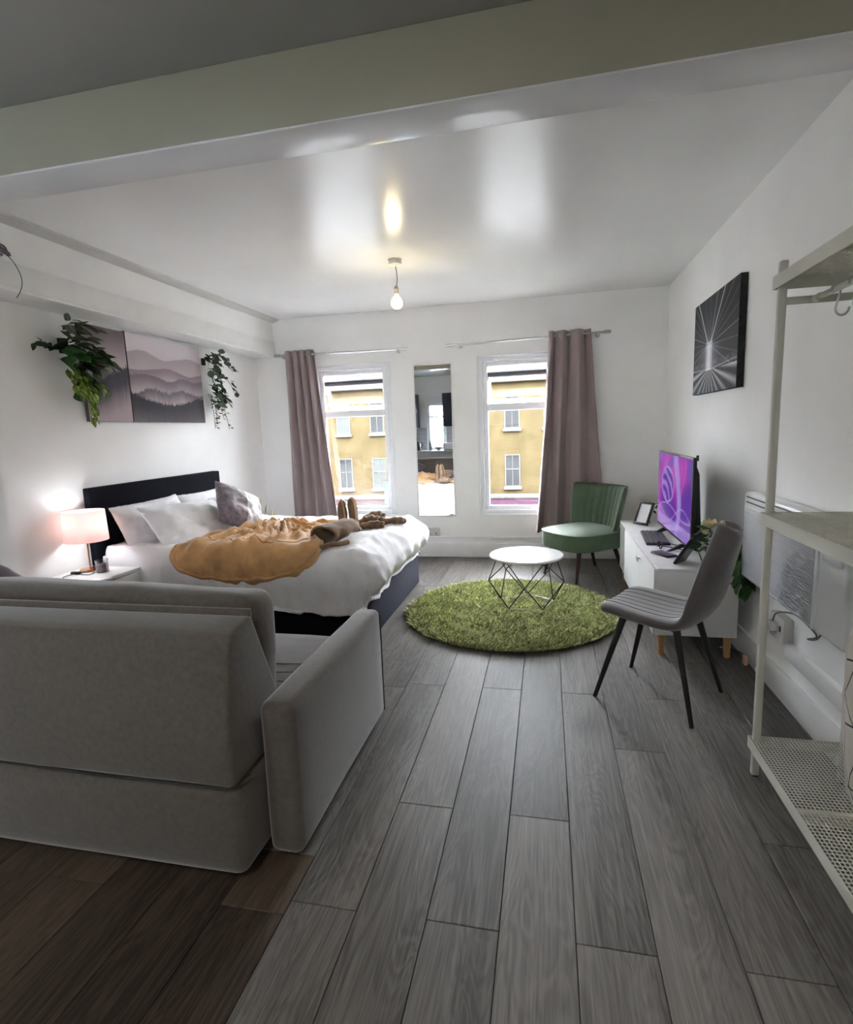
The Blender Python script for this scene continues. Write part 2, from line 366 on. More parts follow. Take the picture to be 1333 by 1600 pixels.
def hollow(b, x0, x1, z0, z1, w_, y0, y1, bev=0.004):
    box(b, x0, x0 + w_, y0, y1, z0, z1, bev); box(b, x1 - w_, x1, y0, y1, z0, z1, bev)
    box(b, x0 + w_, x1 - w_, y0, y1, z0, z0 + w_, bev); box(b, x0 + w_, x1 - w_, y0, y1, z1 - w_, z1, bev)
GLASS2 = glass_mat('sash_glass', (1, 1, 1), 0.012)
def window(n, label, handle_x):
    x0, x1 = WIN[n]; z0, z1 = WZ
    t = tag(thing('window_%d' % n, label, None, ((x0 + x1) / 2, YF + 0.04, z0)), kind='structure')
    b = B(); hollow(b, x0, x1, z0, z1, 0.05, YF + 0.012, YF + 0.085); obj('frame', b, UPVC, t)
    b = B(); hollow(b, x0 + 0.05, x1 - 0.05, z0 + 0.045, z1 - 0.05, 0.045, YF + 0.035, YF + 0.085, 0.008); obj('inner_frame', b, UPVC, t)
    b = B(); hollow(b, x0 - 0.006, x1 + 0.006, z0 - 0.006, z1 + 0.006, 0.012, YF - 0.004, YF + 0.014, 0.002); obj('edge_bead', b, UPVC, t)
    a0, a1 = x0 + 0.095, x1 - 0.095
    b = B(); box(b, a0, a1, YF + 0.03, YF + 0.085, 1.490, 1.560, 0.008); obj('transom', b, UPVC, t)
    b = B(); box(b, a0 - 0.01, a1 + 0.01, YF + 0.055, YF + 0.061, z0 + 0.08, 1.5); obj('pane', b, GLASS, t, smooth=False)
    # top-hung light, pushed open at the bottom
    ang = math.radians(27); L = 0.325
    M = Matrix.Translation(((x0 + x1) / 2, YF + 0.075, 1.865)) @ Matrix.Rotation(ang, 4, 'X')
    h = (a1 - a0) / 2 + 0.005
    b = B()
    for q in ((-h, -h + 0.03, -L, 0), (h - 0.03, h, -L, 0), (-h + 0.03, h - 0.03, -L, -L + 0.03), (-h + 0.03, h - 0.03, -0.07, -0.035)):
        box(b, q[0], q[1], -0.02, 0.02, q[2], q[3], 0.005)
    b.transform(M); sash = obj('sash', b, UPVC, t)
    b = B(); box(b, -h, h, -0.022, 0.022, -0.035, 0.006, 0.003); b.transform(M); obj('gasket', b, GASKET, sash)
    b = B(); box(b, -h + 0.025, h - 0.025, -0.003, 0.003, -L + 0.025, -0.06); b.transform(M); obj('sash_pane', b, GLASS2, sash, smooth=False)
    b = B(); box(b, handle_x - 0.02, handle_x + 0.02, -0.045, -0.02, -L + 0.005, -L + 0.028, 0.004)
    rod(b, (handle_x, -0.045, -L + 0.017), (handle_x - 0.075, -0.055, -L + 0.075), 0.008, 0.006); b.transform(M); obj('handle', b, CHROME, sash)
    b = B()
    for sx_ in (-1, 1): rod(b, ((x0 + x1) / 2 + sx_ * (h - 0.012), YF + 0.07, 1.60), ((x0 + x1) / 2 + sx_ * (h - 0.012), YF + 0.16, 1.665), 0.006)
    obj('stay', b, CHROME, t)
    return t
window(1, 'tall white window behind the bed, beside the mirror, top light open', 0.02)
window(2, 'tall white window left of the armchair, beside the curtain, top light open', 0.08)

# ---------------------------------------------------------------- kitchen end behind the camera (the mirror shows it)
KW = (-2.68, -2.28, 0.88, 1.91)
b = B()
box(b, XL - 0.2, KW[0], YB - 0.2, YB, -0.1, ZC); box(b, KW[1], XR + 0.2, YB - 0.2, YB, -0.1, ZC)
box(b, KW[0], KW[1], YB - 0.2, YB, -0.1, KW[2]); box(b, KW[0], KW[1], YB - 0.2, YB, KW[3], ZC)
tag(obj('wall_back', b, WALL, smooth=False), 'white kitchen wall seen only in the mirror', kind='structure')
t = tag(thing('window_3', 'narrow white kitchen window seen only in the mirror', None, (-2.48, YB - 0.05, 0.88)), kind='structure')
b = B(); hollow(b, KW[0], KW[1], KW[2], KW[3], 0.05, YB - 0.08, YB - 0.01); obj('frame', b, UPVC, t)
b = B(); box(b, KW[0] + 0.05, KW[1] - 0.05, YB - 0.08, YB - 0.01, 1.59, 1.63); obj('transom', b, UPVC, t)
b = B(); box(b, KW[0] + 0.04, KW[1] - 0.04, YB - 0.05, YB - 0.045, 0.92, 1.87); obj('pane', b, glass_mat('frosted_pane', (0.84, 0.88, 0.90)), t, smooth=False)
TILE = mat('grey_wall_tile', (0.42, 0.42, 0.42), 0.3)
sb = tag(thing('trim_5', 'grey tiled splashback beside the kitchen window', None, (-1.8, YB, 0.86)), kind='structure')
for a0, a1 in ((XL + 0.01, KW[0] - 0.03), (KW[1] + 0.03, -0.6)):
    nx = max(1, round((a1 - a0) / 0.2)); wx = (a1 - a0) / nx
    for i in range(nx):
        for j in range(5):
            b = B(); box(b, a0 + i * wx + 0.0015, a0 + (i + 1) * wx - 0.0015, YB + 0.001, YB + 0.011, 0.862 + j * 0.103, 0.962 + j * 0.103, 0.001, 1); obj('tile', b, TILE, sb)
NAVY = mat('dark_navy_gloss', (0.018, 0.020, 0.032), 0.25)
def cabinet(x0, x1, y0, y1, z0, z1, label, m, group=None, nd=1):
    t = thing('kitchen_cabinet', label, 'cabinet', ((x0 + x1) / 2, (y0 + y1) / 2, z0), group=group)
    b = B(); box(b, x0, x1, y0, y1 - 0.022, z0, z1); obj('body', b, m, t)
    for k in range(nd):
        a0, a1 = x0 + (x1 - x0) * k / nd + 0.003, x0 + (x1 - x0) * (k + 1) / nd - 0.003
        b = B(); box(b, a0, a1, y1 - 0.02, y1, z0 + 0.003, z1 - 0.003, 0.003); d = obj('door', b, m, t)
        b = B(); rod(b, (a1 - 0.03, y1 + 0.02, z0 + 0.08), (a1 - 0.03, y1 + 0.02, z0 + 0.24), 0.006); rod(b, (a1 - 0.03, y1 - 0.002, z0 + 0.1), (a1 - 0.03, y1 + 0.02, z0 + 0.1), 0.004); rod(b, (a1 - 0.03, y1 - 0.002, z0 + 0.22), (a1 - 0.03, y1 + 0.02, z0 + 0.22), 0.004)
        obj('handle', b, CHROME, d)
    return t
cabinet(XL + 0.005, -2.87, YB + 0.014, YB + 0.33, 1.38, 2.12, 'narrow dark wall cabinet left of the kitchen window in the mirror', NAVY)
cabinet(-2.27, -1.5, YB + 0.014, YB + 0.33, 1.38, 2.12, 'wide dark wall cabinet right of the kitchen window in the mirror', NAVY, nd=2)
LG = mat('pale_kitchen_front', (0.62, 0.62, 0.62), 0.35)
cabinet(XL + 0.005, -2.02, YB + 0.014, -0.92, 0.0, 0.82, 'pale base cabinet under the kitchen window', LG, nd=2)
cabinet(-2.015, -0.6, YB + 0.014, -0.92, 0.0, 0.82, 'pale base cabinet right of the kitchen window', LG, nd=2)
b = B(); box(b, XL + 0.005, -0.6, YB + 0.012, -0.89, 0.82, 0.86, 0.004)
tag(obj('kitchen_worktop', b, mat('pale_worktop', (0.55, 0.55, 0.55), 0.4)), 'pale kitchen worktop under the back window', 'worktop')
DARKP = mat('black_plastic', (0.015, 0.015, 0.017), 0.35)
b = B(); lathe(b, [(0, 0), (0.036, 0), (0.038, 0.02), (0.038, 0.16), (0.014, 0.2), (0.012, 0.225), (0.02, 0.228), (0.02, 0.24), (0, 0.24)], (-2.58, -1.2, 0.86)); tag(obj('soap_bottle', b, mat('grey_bottle', (0.2, 0.22, 0.22), 0.3)), 'slim grey bottle on the kitchen worktop before the window', 'bottle')
b = B(); lathe(b, [(0, 0), (0.04, 0), (0.045, 0.012), (0.085, 0.075), (0.08, 0.075), (0.04, 0.02), (0, 0.016)], (-2.38, -1.15, 0.86)); tag(obj('bowl', b, mat('stoneware', (0.25, 0.25, 0.24), 0.4)), 'grey bowl on the kitchen worktop before the window', 'bowl')
t = thing('kettle', 'black kettle on the kitchen worktop below the narrow cabinet', 'kettle', (-2.86, -1.1, 0.86))
b = B(); lathe(b, [(0, 0), (0.085, 0), (0.085, 0.03), (0.065, 0.18), (0.05, 0.2), (0, 0.21)], (-2.86, -1.1, 0.86)); obj('body', b, DARKP, t)
b = B(); tube(b, spline([(-2.80, -1.1, 1.05), (-2.75, -1.1, 1.05), (-2.745, -1.1, 0.97), (-2.775, -1.1, 0.92)]), 0.011); obj('handle', b, DARKP, t)
t = thing('toaster', 'white toaster with dark slots on the kitchen worktop', 'toaster', (-2.12, -1.1, 0.86))
b = B(); box(b, -2.26, -1.98, -1.19, -1.01, 0.87, 1.03, 0.03, 4); obj('body', b, WHITEL, t)
for yy in (-1.13, -1.07):
    b = B(); box(b, -2.23, -2.01, yy - 0.014, yy + 0.014, 1.024, 1.032); obj('slot', b, DARKP, t)
b = B(); box(b, -2.24, -2.0, -1.17, -1.03, 0.86, 0.872); obj('base', b, DARKP, t)

t = thing('fill_light', 'round fill light added on the ceiling behind the camera, unseen', 'lamp', (-0.75, -0.55, ZC))  # added out of view to brighten the near room and camera-facing sides
b = B(); lathe(b, [(0, 0), (0.20, 0), (0.20, -0.025), (0, -0.025)], (-0.75, -0.55, ZC), 32); obj('base', b, UPVC, t)
KL = bpy.data.materials.new('fill_diffuser'); KL.use_nodes = True; p = KL.node_tree.nodes['Principled BSDF']; p.inputs['Emission Color'].default_value = (1.0, 0.95, 0.87, 1); p.inputs['Emission Strength'].default_value = FILL
b = B(); lathe(b, [(0.19, -0.024), (0.185, -0.05), (0.12, -0.068), (0, -0.075)], (-0.75, -0.55, ZC), 32); obj('diffuser', b, KL, t)

# ---------------------------------------------------------------- the street outside
ROADM = mat('asphalt', (0.053, 0.053, 0.054), 0.85, var=0.1)
b = B(); box(b, -80, 80, 5.9, 60, -4.6, -4.2)
tag(obj('road', b, ROADM, smooth=False), 'grey street below the windows', kind='structure')
BRK = brick_mat('yellow_stock_brick'); STONE = mat('white_stone', (0.050, 0.049, 0.046), 0.8, spec=0.05); WFR = mat('white_sash_paint', (0.053, 0.053, 0.054), 0.7, spec=0.05); SLATE = mat('blue_slate', (0.028, 0.033, 0.040), 0.8, spec=0.05)
OGL = mat('reflecting_glass', (0.017, 0.018, 0.019), 0.8, spec=0.1, var=0.35, vscale=0.7); OGL2 = mat('curtained_glass', (0.036, 0.040, 0.038), 0.8, spec=0.1)
FAC = mat('own_facade_brick', (0.16, 0.13, 0.09), 0.9, spec=0.05)
b = B(); box(b, -60, XL - 0.2, 5.2, 5.8, -4.2, 9.5); box(b, XR + 0.2, 60, 5.2, 5.8, -4.2, 9.5); box(b, XL - 0.2, XR + 0.2, 5.2, 5.8, ZC + 0.15, 9.5); box(b, XL - 0.2, XR + 0.2, 5.2, 5.8, -4.2, -0.12)
tag(obj('wall_street_front', b, FAC, smooth=False), 'street front of the terrace this room belongs to, seen from outside only', kind='structure')
D = 26.0
bd = thing('building', 'yellow brick terrace with white sash windows across the street', 'building', (-4, D, -4.2))
b = B(); box(b, -70, 70, D, D + 6, -2.0, 3.36); obj('wall', b, BRK, bd, smooth=False)
b = B(); box(b, -70, 70, D - 0.25, D + 0.4, 3.36, 3.55, 0.03); box(b, -70, 70, D - 0.12, D + 0.3, 3.55, 3.86, 0.02); obj('cornice', b, STONE, bd)
b = B(); prism(b, [(D + 0.35, 3.8), (D + 3.2, 6.6), (D + 6, 3.8)], 'x', -70, 70); rf = obj('roof', b, SLATE, bd, smooth=False)
for x in (-9.75, -8.0, -1.6, 0.2):
    b = B(); box(b, x - 0.55, x + 0.55, D + 0.5, D + 2.4, 3.9, 4.75, 0.02); box(b, x - 0.65, x + 0.65, D + 0.42, D + 2.5, 4.75, 4.85, 0.02); dm = obj('dormer', b, WFR, rf)
def sash_window(x, z0, z1, lace):
    w_, h = 0.72, z1 - z0
    b = B(); hollow(b, x - w_ / 2, x + w_ / 2, z0, z1, 0.055, D - 0.02, D + 0.04, 0)
    box(b, x - w_ / 2 + 0.055, x + w_ / 2 - 0.055, D - 0.02, D + 0.03, z0 + h * 0.53, z0 + h * 0.53 + 0.05)
    box(b, x - 0.014, x + 0.014, D - 0.015, D + 0.03, z0 + 0.055, z1 - 0.055)
    box(b, x - w_ / 2 - 0.07, x + w_ / 2 + 0.07, D - 0.10, D + 0.02, z0 - 0.14, z0, 0.01)
    f = obj('window', b, WFR, bd, smooth=False)
    for a, c in ((z0 + 0.05, z0 + h * 0.53), (z0 + h * 0.53 + 0.05, z1 - 0.05)):
        b = B(); box(b, x - w_ / 2 + 0.05, x + w_ / 2 - 0.05, D - 0.005, D + 0.005, a, c); obj('pane', b, OGL2 if lace else OGL, f, smooth=False)
for k, x in enumerate((-15.2, -13.45, -11.7, -9.9, -8.15, -6.4, -4.7, -3.1, -1.57, 0.22, 2.0, 3.8)):
    sash_window(x, -1.5, 0.03, k in (4, 9)); sash_window(x, 1.24, 2.75, k in (3,))
b = B(); box(b, -70, 70, D - 0.35, D + 0.1, -2.03, -1.84, 0.03); obj('string_course', b, STONE, bd)
FR, FM = mat('red_fascia', (0.040, 0.026, 0.027), 0.8, spec=0.05), mat('magenta_fascia', (0.038, 0.018, 0.031), 0.8, spec=0.05)
b = B(); box(b, -16, -5.2, D - 0.3, D + 0.1, -2.55, -2.03); fa = obj('fascia', b, FR, bd)
b = B(); box(b, -5.0, 6, D - 0.3, D + 0.1, -2.55, -2.03); fb2 = obj('fascia', b, FM, bd)
b = B(); box(b, -70, 70, D + 0.02, D + 6, -4.2, -2.0); obj('shop_front', b, mat('shop_front_render', (0.034, 0.034, 0.035), 0.8, spec=0.05), bd, smooth=False)
LET = mat('white_sign_letters', (0.055, 0.055, 0.055), 0.8, spec=0.05)
def lettering(txt, loc, size, parent, rz=0.0, m=LET):
    c = bpy.data.curves.new('lettering', 'FONT'); c.body = txt; c.size = size; c.extrude = 0.01; c.align_x = 'CENTER'
    c.materials.append(m); co = bpy.data.objects.new('lettering_curve', c); me = bpy.data.meshes.new_from_object(co); bpy.data.objects.remove(co)
    o = bpy.data.objects.new('lettering', me); COL.objects.link(o); o.parent = parent
    o.matrix_local = root_inv(parent) @ (Matrix.Translation(loc) @ Matrix.Rotation(rz, 4, 'Z') @ Matrix.Rotation(PI / 2, 4, 'X'))
    return o
lettering('Limasons', (-8.35, D - 0.31, -2.42), 0.34, fa); lettering('l..sol', (-1.5, D - 0.31, -2.42), 0.28, fb2)
t = thing('shop_blade_sign', 'pale blue upright blade sign with a white oval across the street', 'sign', (-7.45, D - 0.4, -2.3))
BLU = mat('pale_blue_sign', (0.028, 0.038, 0.050), 0.8, spec=0.05)
b = B(); box(b, -7.72, -7.34, D - 0.75, D - 0.65, -2.55, -1.1, 0.02); obj('panel', b, BLU, t)
b = B(); rod(b, (-7.53, D - 0.757, -1.85), (-7.53, D - 0.76, -1.85), 0.13, n=24); b.transform(Matrix.Translation((0, 0, -1.85)) @ Matrix.Diagonal((1, 1, 1.9, 1)) @ Matrix.Translation((0, 0, 1.85))); obj('oval_mark', b, LET, t)
b = B(); rod(b, (-7.53, D - 0.66, -1.3), (-7.53, D, -1.3), 0.03); rod(b, (-7.53, D - 0.66, -2.3), (-7.53, D - 0.2, -2.3), 0.03); obj('bracket', b, BLACKM, t)

# ================================================================== sofa (its back to the camera)
SOFA = mat('taupe_velvet', (0.100, 0.083, 0.069), 0.85, var=0.16, vscale=55, bump=0.20, bscale=380, sheen=0.75)
SOFA2 = mat('taupe_velvet_seat', (0.15, 0.134, 0.124), 0.85, var=0.12, vscale=9, bump=0.10, bscale=420, sheen=0.35)
t = sofa = thing('sofa', 'grey velvet sofa seen from behind in the left foreground', 'sofa', (-1.74, 1.8, 0))
def puff(b, amp, cx_, cy_, cz_, hx, hy, hz):
    for v in b.verts:
        u, vv, q = (v.co.x - cx_) / hx, (v.co.y - cy_) / hy, (v.co.z - cz_) / hz
        k = amp * max(0, 1 - u * u) * max(0, 1 - q * q)
        v.co.y += k * (1 if vv > 0 else -1)
def cushion_box(x0, x1, y0, y1, z0, z1, r, n=10, amp=(0.0, 0.0, 0.0), M=None, wob=0.0):
    """upholstered block: rounded box with crowned faces"""
    b = B(); box(b, x0, x1, y0, y1, z0, z1, r, 4)
    bmesh.ops.subdivide_edges(b, edges=[e for e in b.edges if e.calc_length() > 0.12], cuts=n, use_grid_fill=True)
    c = Vector(((x0 + x1) / 2, (y0 + y1) / 2, (z0 + z1) / 2)); h = Vector(((x1 - x0) / 2, (y1 - y0) / 2, (z1 - z0) / 2))
    for v in b.verts:
        q = [(v.co[i] - c[i]) / h[i] for i in range(3)]; w_ = [max(0.0, 1 - q[i] ** 2) for i in range(3)]
        d = Vector((amp[0] * w_[1] * w_[2] * q[0], amp[1] * w_[0] * w_[2] * q[1], amp[2] * w_[0] * w_[1] * q[2]))
        if wob: d += Vector((fbm(v.co.x * 3, v.co.y * 3, v.co.z * 3), fbm(v.co.x * 3 + 9, v.co.y * 3, v.co.z * 3), fbm(v.co.x * 3, v.co.y * 3 + 7, v.co.z * 3))) * wob
        v.co += d
    if M is not None: b.transform(M)
    return b
b = cushion_box(-2.61, -0.872, 1.275, 1.62, 0.025, 0.325, 0.04, amp=(0.0, 0.012, 0.0), wob=0.004)
for v in b.verts:
    if v.co.z < 0.15 and v.co.y < 1.4: v.co.x -= 0.0
obj('base_back', b, SOFA, t)
b = B(); prism(b, [(1.272, 0.322), (1.318, 0.755), (1.345, 0.772), (1.452, 0.788), (1.60, 0.42), (1.58, 0.322)], 'x', -2.60, -0.885, 0.016, 3)
bmesh.ops.subdivide_edges(b, edges=[e for e in b.edges if e.calc_length() > 0.3], cuts=16, use_grid_fill=True)
for v in b.verts:
    if v.co.y < 1.37: v.co.y -= 0.012 * max(0, 1 - ((v.co.z - 0.54) / 0.22) ** 2); v.co.z += 0.003 * fbm(v.co.x * 4, v.co.y * 4)
obj('back_rest', b, SOFA, t)
b = B(); tube(b, [(-2.6 + 0.1 * k, 1.272 + 0.002 * math.sin(k), 0.3235 + 0.003 * math.sin(k * 0.8)) for k in range(18)] + [(-0.885, 1.285, 0.325), (-0.872, 1.34, 0.33)], 0.0035, 6); obj('seam', b, mat('dark_seam', (0.03, 0.028, 0.026), 0.9), t)
b = B(); box(b, -2.6, -0.892, 1.446, 1.462, 0.772, 0.806, 0.006); obj('piping', b, SOFA, t)
M = Matrix.Translation((0, 1.5, 0.42)) @ Matrix.Rotation(math.radians(-7), 4, 'X') @ Matrix.Translation((0, -1.5, -0.42))
b = cushion_box(-2.6, -0.925, 1.475, 1.65, 0.40, 0.83, 0.055, amp=(0.012, 0.02, 0.012), M=M, wob=0.010); obj('back_cushion', b, SOFA, t)
b = cushion_box(-2.6, -0.868, 1.60, 2.22, 0.14, 0.425, 0.04, amp=(0, 0.01, 0.02), wob=0.006); obj('seat_cushion', b, SOFA2, t)
for k in range(3):
    b = B(); tube(b, [(-2.58 + 0.085 * j, 1.72 + 0.075 * k, 0.436 + 0.004 * math.sin(j)) for j in range(21)], 0.003, 6); obj('seat_rib', b, SOFA2, t)
b = B(); box(b, -2.6, -0.872, 1.62, 2.2, 0.02, 0.15); obj('frame', b, BLACKM, t)
for x0, x1 in ((-0.862, -0.748), (-2.735, -2.62)):
    b = cushion_box(x0, x1, 1.39, 2.295, 0.022, 0.528, 0.03, amp=(0.006, 0.0, 0.004), wob=0.003); a = obj('armrest', b, SOFA, t)
    b = B(); box(b, x0 + 0.008, x1 - 0.002, 2.292, 2.303, 0.03, 0.50, 0.003); obj('front_trim', b, BLACKM, a)
    for yy in (1.45, 2.23):
        b = B(); rod(b, ((x0 + x1) / 2, yy, 0), ((x0 + x1) / 2, yy, 0.03), 0.02); obj('foot', b, BLACKM, t)
for xx in (-2.4, -1.05):
    b = B(); rod(b, (xx, 1.42, 0), (xx, 1.42, 0.035), 0.022); obj('foot', b, BLACKM, t)

# ------------------------------------------------------------------ soft goods helpers
def pillow(name, size, thick, M, m, parent=None, seed=0, wr=0.012, n=30, flap=0.0, asobj=True):
    w_, h = size; V = []; F = []
    for s in (1, -1):
        for i in range(n):
            for j in range(n):
                u, v = -1 + 2 * i / (n - 1), -1 + 2 * j / (n - 1)
                e = max(0.0, 1 - abs(u) ** 2.6) ** 0.55 * max(0.0, 1 - abs(v) ** 2.6) ** 0.55
                px = u * (1 - 0.05 * (1 - v * v)); py = v * (1 - 0.07 * (1 - u * u))
                z = s * thick / 2 * e * (1 + 0.25 * fbm(u * 1.3 + seed, v * 1.3, seed)) + wr * (fbm(u * 4 + seed * 3, v * 3, s + seed) * (0.3 + e)) * s
                if s < 0: z = min(z, thick / 2 * e + 1)
                V.append(M @ Vector((px * w_ / 2, py * h / 2, z)))
    F = grid_faces(n, n, 0) + [f[::-1] for f in grid_faces(n, n, n * n)]
    for i in range(n - 1):
        for a, b_ in (((i, 0), (i + 1, 0)), ((i, n - 1), (i + 1, n - 1)), ((0, i), (0, i + 1)), ((n - 1, i), (n - 1, i + 1))):
            p, q = a[0] * n + a[1], b_[0] * n + b_[1]; F.append((p, q, q + n * n, p + n * n))
    bm_ = bmesh.new(); vs_ = [bm_.verts.new(v) for v in V]
    for f in F:
        try: bm_.faces.new([vs_[k] for k in f])
        except ValueError: pass
    bmesh.ops.remove_doubles(bm_, verts=bm_.verts, dist=0.0006)
    o = obj(name, bm_, m, parent, ang=180)
    md = o.modifiers.new('smooth', 'SUBSURF'); md.levels = 1; md.render_levels = 1
    return o
def pose(loc, normal, up, roll=0.0):
    n_ = Vector(normal).normalized(); u_ = Vector(up); u_ = (u_ - n_ * u_.dot(n_)).normalized(); x_ = u_.cross(n_)
    M = Matrix((x_, u_, n_)).transposed().to_4x4()
    return Matrix.Translation(loc) @ M @ Matrix.Rotation(roll, 4, 'Z')

# ================================================================== bed
NAVYF = mat('navy_bed_fabric', (0.022, 0.023, 0.042), 0.8, var=0.1, vscale=40, bump=0.15, bscale=500, spec=0.25)
BLK = mat('black_bed_fabric', (0.006, 0.006, 0.011), 0.9, var=0.1, vscale=40, bump=0.12, bscale=500, spec=0.12)
LINEN = mat('white_linen', (0.80, 0.795, 0.81), 0.85, var=0.02, vscale=5, bump=0.22, bscale=16, sheen=0.1)
bed = thing('bed', 'double bed with black headboard and dark navy base under the white duvet', 'bed', (-2.05, 3.77, 0))
HD = [(-2.985, 3.045), (-2.955, 4.50)]
b = B(); prism(b, [(-3.035, 3.045), (-2.985, 3.045), (-2.955, 4.505), (-3.035, 4.505)], 'z', 0.0, 1.025, 0.008, 2); obj('headboard', b, BLK, bed)
b = B(); box(b, -2.98, -1.115, 3.06, 4.49, 0.02, 0.33, 0.01); obj('base', b, BLK, bed)
b = B(); box(b, -1.118, -1.095, 3.055, 4.495, 0.012, 0.335, 0.006); obj('foot_panel', b, NAVYF, bed)
b = cushion_box(-2.975, -1.11, 3.07, 4.48, 0.33, 0.56, 0.05, amp=(0, 0, 0.01)); obj('mattress', b, LINEN, bed)
for p in ((-2.8, 3.2), (-2.8, 4.35), (-1.25, 3.2), (-1.25, 4.35)):
    b = B(); rod(b, (*p, 0), (*p, 0.025), 0.025); obj('foot', b, BLACKM, bed)
ZT = 0.612
def sstep_(a, b_, x):
    q = max(0.0, min(1.0, (x - a) / (b_ - a))); return q * q * (3 - 2 * q)
def drape(d, r):
    """distance along the cloth past the edge -> (outwards, downwards)"""
    if d <= 0: return 0.0, 0.0
    a = d / r
    if a < PI / 2: return r * math.sin(a), r * (1 - math.cos(a))
    return r, r + (d - r * PI / 2)
def duvet(u, v):
    # u: head -> foot, v: near hem -> far hem (metres of cloth); the corners drape as cones
    lx = -2.965 + u * 2.235; ly = 2.66 + v * 2.22
    xe, yn, yf = -1.17, 3.10, 4.43
    a = max(0.0, lx - xe); s = 0
    if ly < yn: bb = yn - ly; s = -1
    elif ly > yf: bb = ly - yf; s = 1
    else: bb = 0.0
    d = math.hypot(a, bb); x, y = min(lx, xe), min(max(ly, yn), yf)
    hn = 0.375 + 0.02 * fbm(lx * 1.7, 3.1) + 0.018 * math.sin(lx * 3.0 + 0.5) + 0.075 * sstep_(-1.75, -1.30, lx)
    hf = 0.375 + 0.05 * (4.4 - ly) * 0.0 + 0.02 * fbm(ly * 5, 1.7) + 0.02 * math.sin(ly * 6)
    drop = 0.0; nx = ny = 0.0
    if d > 0:
        nx, ny = a / d, s * bb / d; wgt = abs(ny) ** 1.5
        lim = hf * (1 - wgt) + (hn if s < 0 else 0.36) * wgt
        r = 0.13 * (1 - wgt) + 0.10 * wgt
        o_, drop = drape(min(d, lim), r)
        o_ += 0.05 * math.sin(PI * min(1, drop / 0.30)) * (1 - 0.6 * wgt) - 0.055 * sstep_(0.16, 0.33, drop) * (1 - wgt)
        if s < 0: o_ *= 0.30 + 0.70 * sstep_(-2.80, -2.45, lx)
        x += nx * o_; y += ny * o_
    z = ZT - drop; hang = min(1, drop / 0.2)
    n1 = fbm(x * 2.2, y * 2.2, 0.3); n2 = fbm(x * 8 + y * 4, y * 3.4 - z * 5, 1.3, 4)
    foot = sstep_(-1.85, -1.15, x)
    ruck = abs(noise.noise(Vector((x * 6.5 + 3.2 * y, y * 2.0 + z * 3, 4.2)))) ; ruck2 = abs(noise.noise(Vector((x * 13 + 4 * y, y * 5 + z * 9, 8.2))))
    cr = (0.030 * (0.3 - ruck) + 0.014 * (0.3 - ruck2)) * foot
    z += (0.020 * n1 + 0.010 * n2 + cr) * (1 - hang)
    k = hang * (cr * 1.2 + 0.012 * n2 + 0.010 * math.sin((x * 27 if abs(ny) > 0.7 else y * 22) + 3 * n1) * min(1, drop / 0.25) * 0.8 + 0.014)
    if lx < -2.45: k *= 0.3
    x += nx * k; y += ny * k
    if x < -2.94: x = -2.94 + (x + 2.965) * 0.3
    return Vector((x, y, max(z, 0.06)))
dv = tag(sheet('duvet', duvet, 170, 170, LINEN, None, thick=0.022, off=-1), 'rumpled white duvet spread over the bed and hanging down its foot', 'duvet')
PIL = mat('white_pillowcase', (0.80, 0.79, 0.81), 0.85, var=0.02, vscale=6, bump=0.18, bscale=14, sheen=0.1)
def bed_pillow(label, M, size=(0.68, 0.44), th=0.17, seed=0):
    o = pillow('pillow', size, th, M, PIL, None, seed); tag(o, label, 'pillow', 'white pillows on the bed')
bed_pillow('white pillow against the headboard, closest to the pink lamp', pose((-2.825, 3.45, 0.725), (1, -0.05, 0.45), (0, 0, 1), 0.02), (0.68, 0.37), 0.16, 1)
bed_pillow('white pillow against the headboard, behind the purple cushion', pose((-2.83, 4.10, 0.720), (1, 0.02, 0.45), (0, 0, 1), -0.01), (0.62, 0.36), 0.16, 2)
bed_pillow('white pillow leaning in front, between the blanket and the lamp pillow', pose((-2.60, 3.56, 0.700), (1, -0.10, 0.85), (0, 0, 1), -0.06), (0.76, 0.40), 0.19, 3)
bed_pillow('bluish white pillow at the window side, right of the purple cushion', pose((-2.60, 4.18, 0.705), (1, 0.1, 0.75), (0, 0, 1), 0.04), (0.58, 0.38), 0.19, 4)

def cushion_mat():
    m = bpy.data.materials.new('patchwork_velvet'); m.use_nodes = True; nt = m.node_tree; p = nt.nodes['Principled BSDF']; L = nt.links.new
    tcn = node(nt, 'ShaderNodeTexCoord'); sp = node(nt, 'ShaderNodeSeparateXYZ'); L(tcn.outputs['UV'], sp.inputs[0])
    rp = node(nt, 'ShaderNodeValToRGB'); rp.color_ramp.interpolation = 'CONSTANT'
    e = rp.color_ramp.elements; e[0].color = (0.16, 0.125, 0.15, 1); e[1].position = 0.52; e[1].color = (0.62, 0.60, 0.63, 1); n_ = e.new(0.80); n_.color = (0.20, 0.155, 0.185, 1)
    L(sp.outputs[0], rp.inputs[0]); nz = node(nt, 'ShaderNodeTexNoise'); nz.inputs['Scale'].default_value = 14; nz.inputs['Detail'].default_value = 5; L(tcn.outputs['UV'], nz.inputs['Vector'])
    r2 = node(nt, 'ShaderNodeValToRGB'); r2.color_ramp.elements[0].color = (0.55, 0.55, 0.55, 1); r2.color_ramp.elements[1].color = (1.5, 1.5, 1.5, 1); r2.color_ramp.elements[0].position = 0.3; r2.color_ramp.elements[1].position = 0.7; L(nz.outputs[0], r2.inputs[0])
    mx = node(nt, 'ShaderNodeMix', data_type='RGBA', blend_type='MULTIPLY'); mx.inputs[0].default_value = 1; L(rp.outputs[0], mx.inputs[6]); L(r2.outputs[0], mx.inputs[7]); L(mx.outputs[2], p.inputs['Base Color'])
    p.inputs['Roughness'].default_value = 0.6; p.inputs['Sheen Weight'].default_value = 0.6; return m
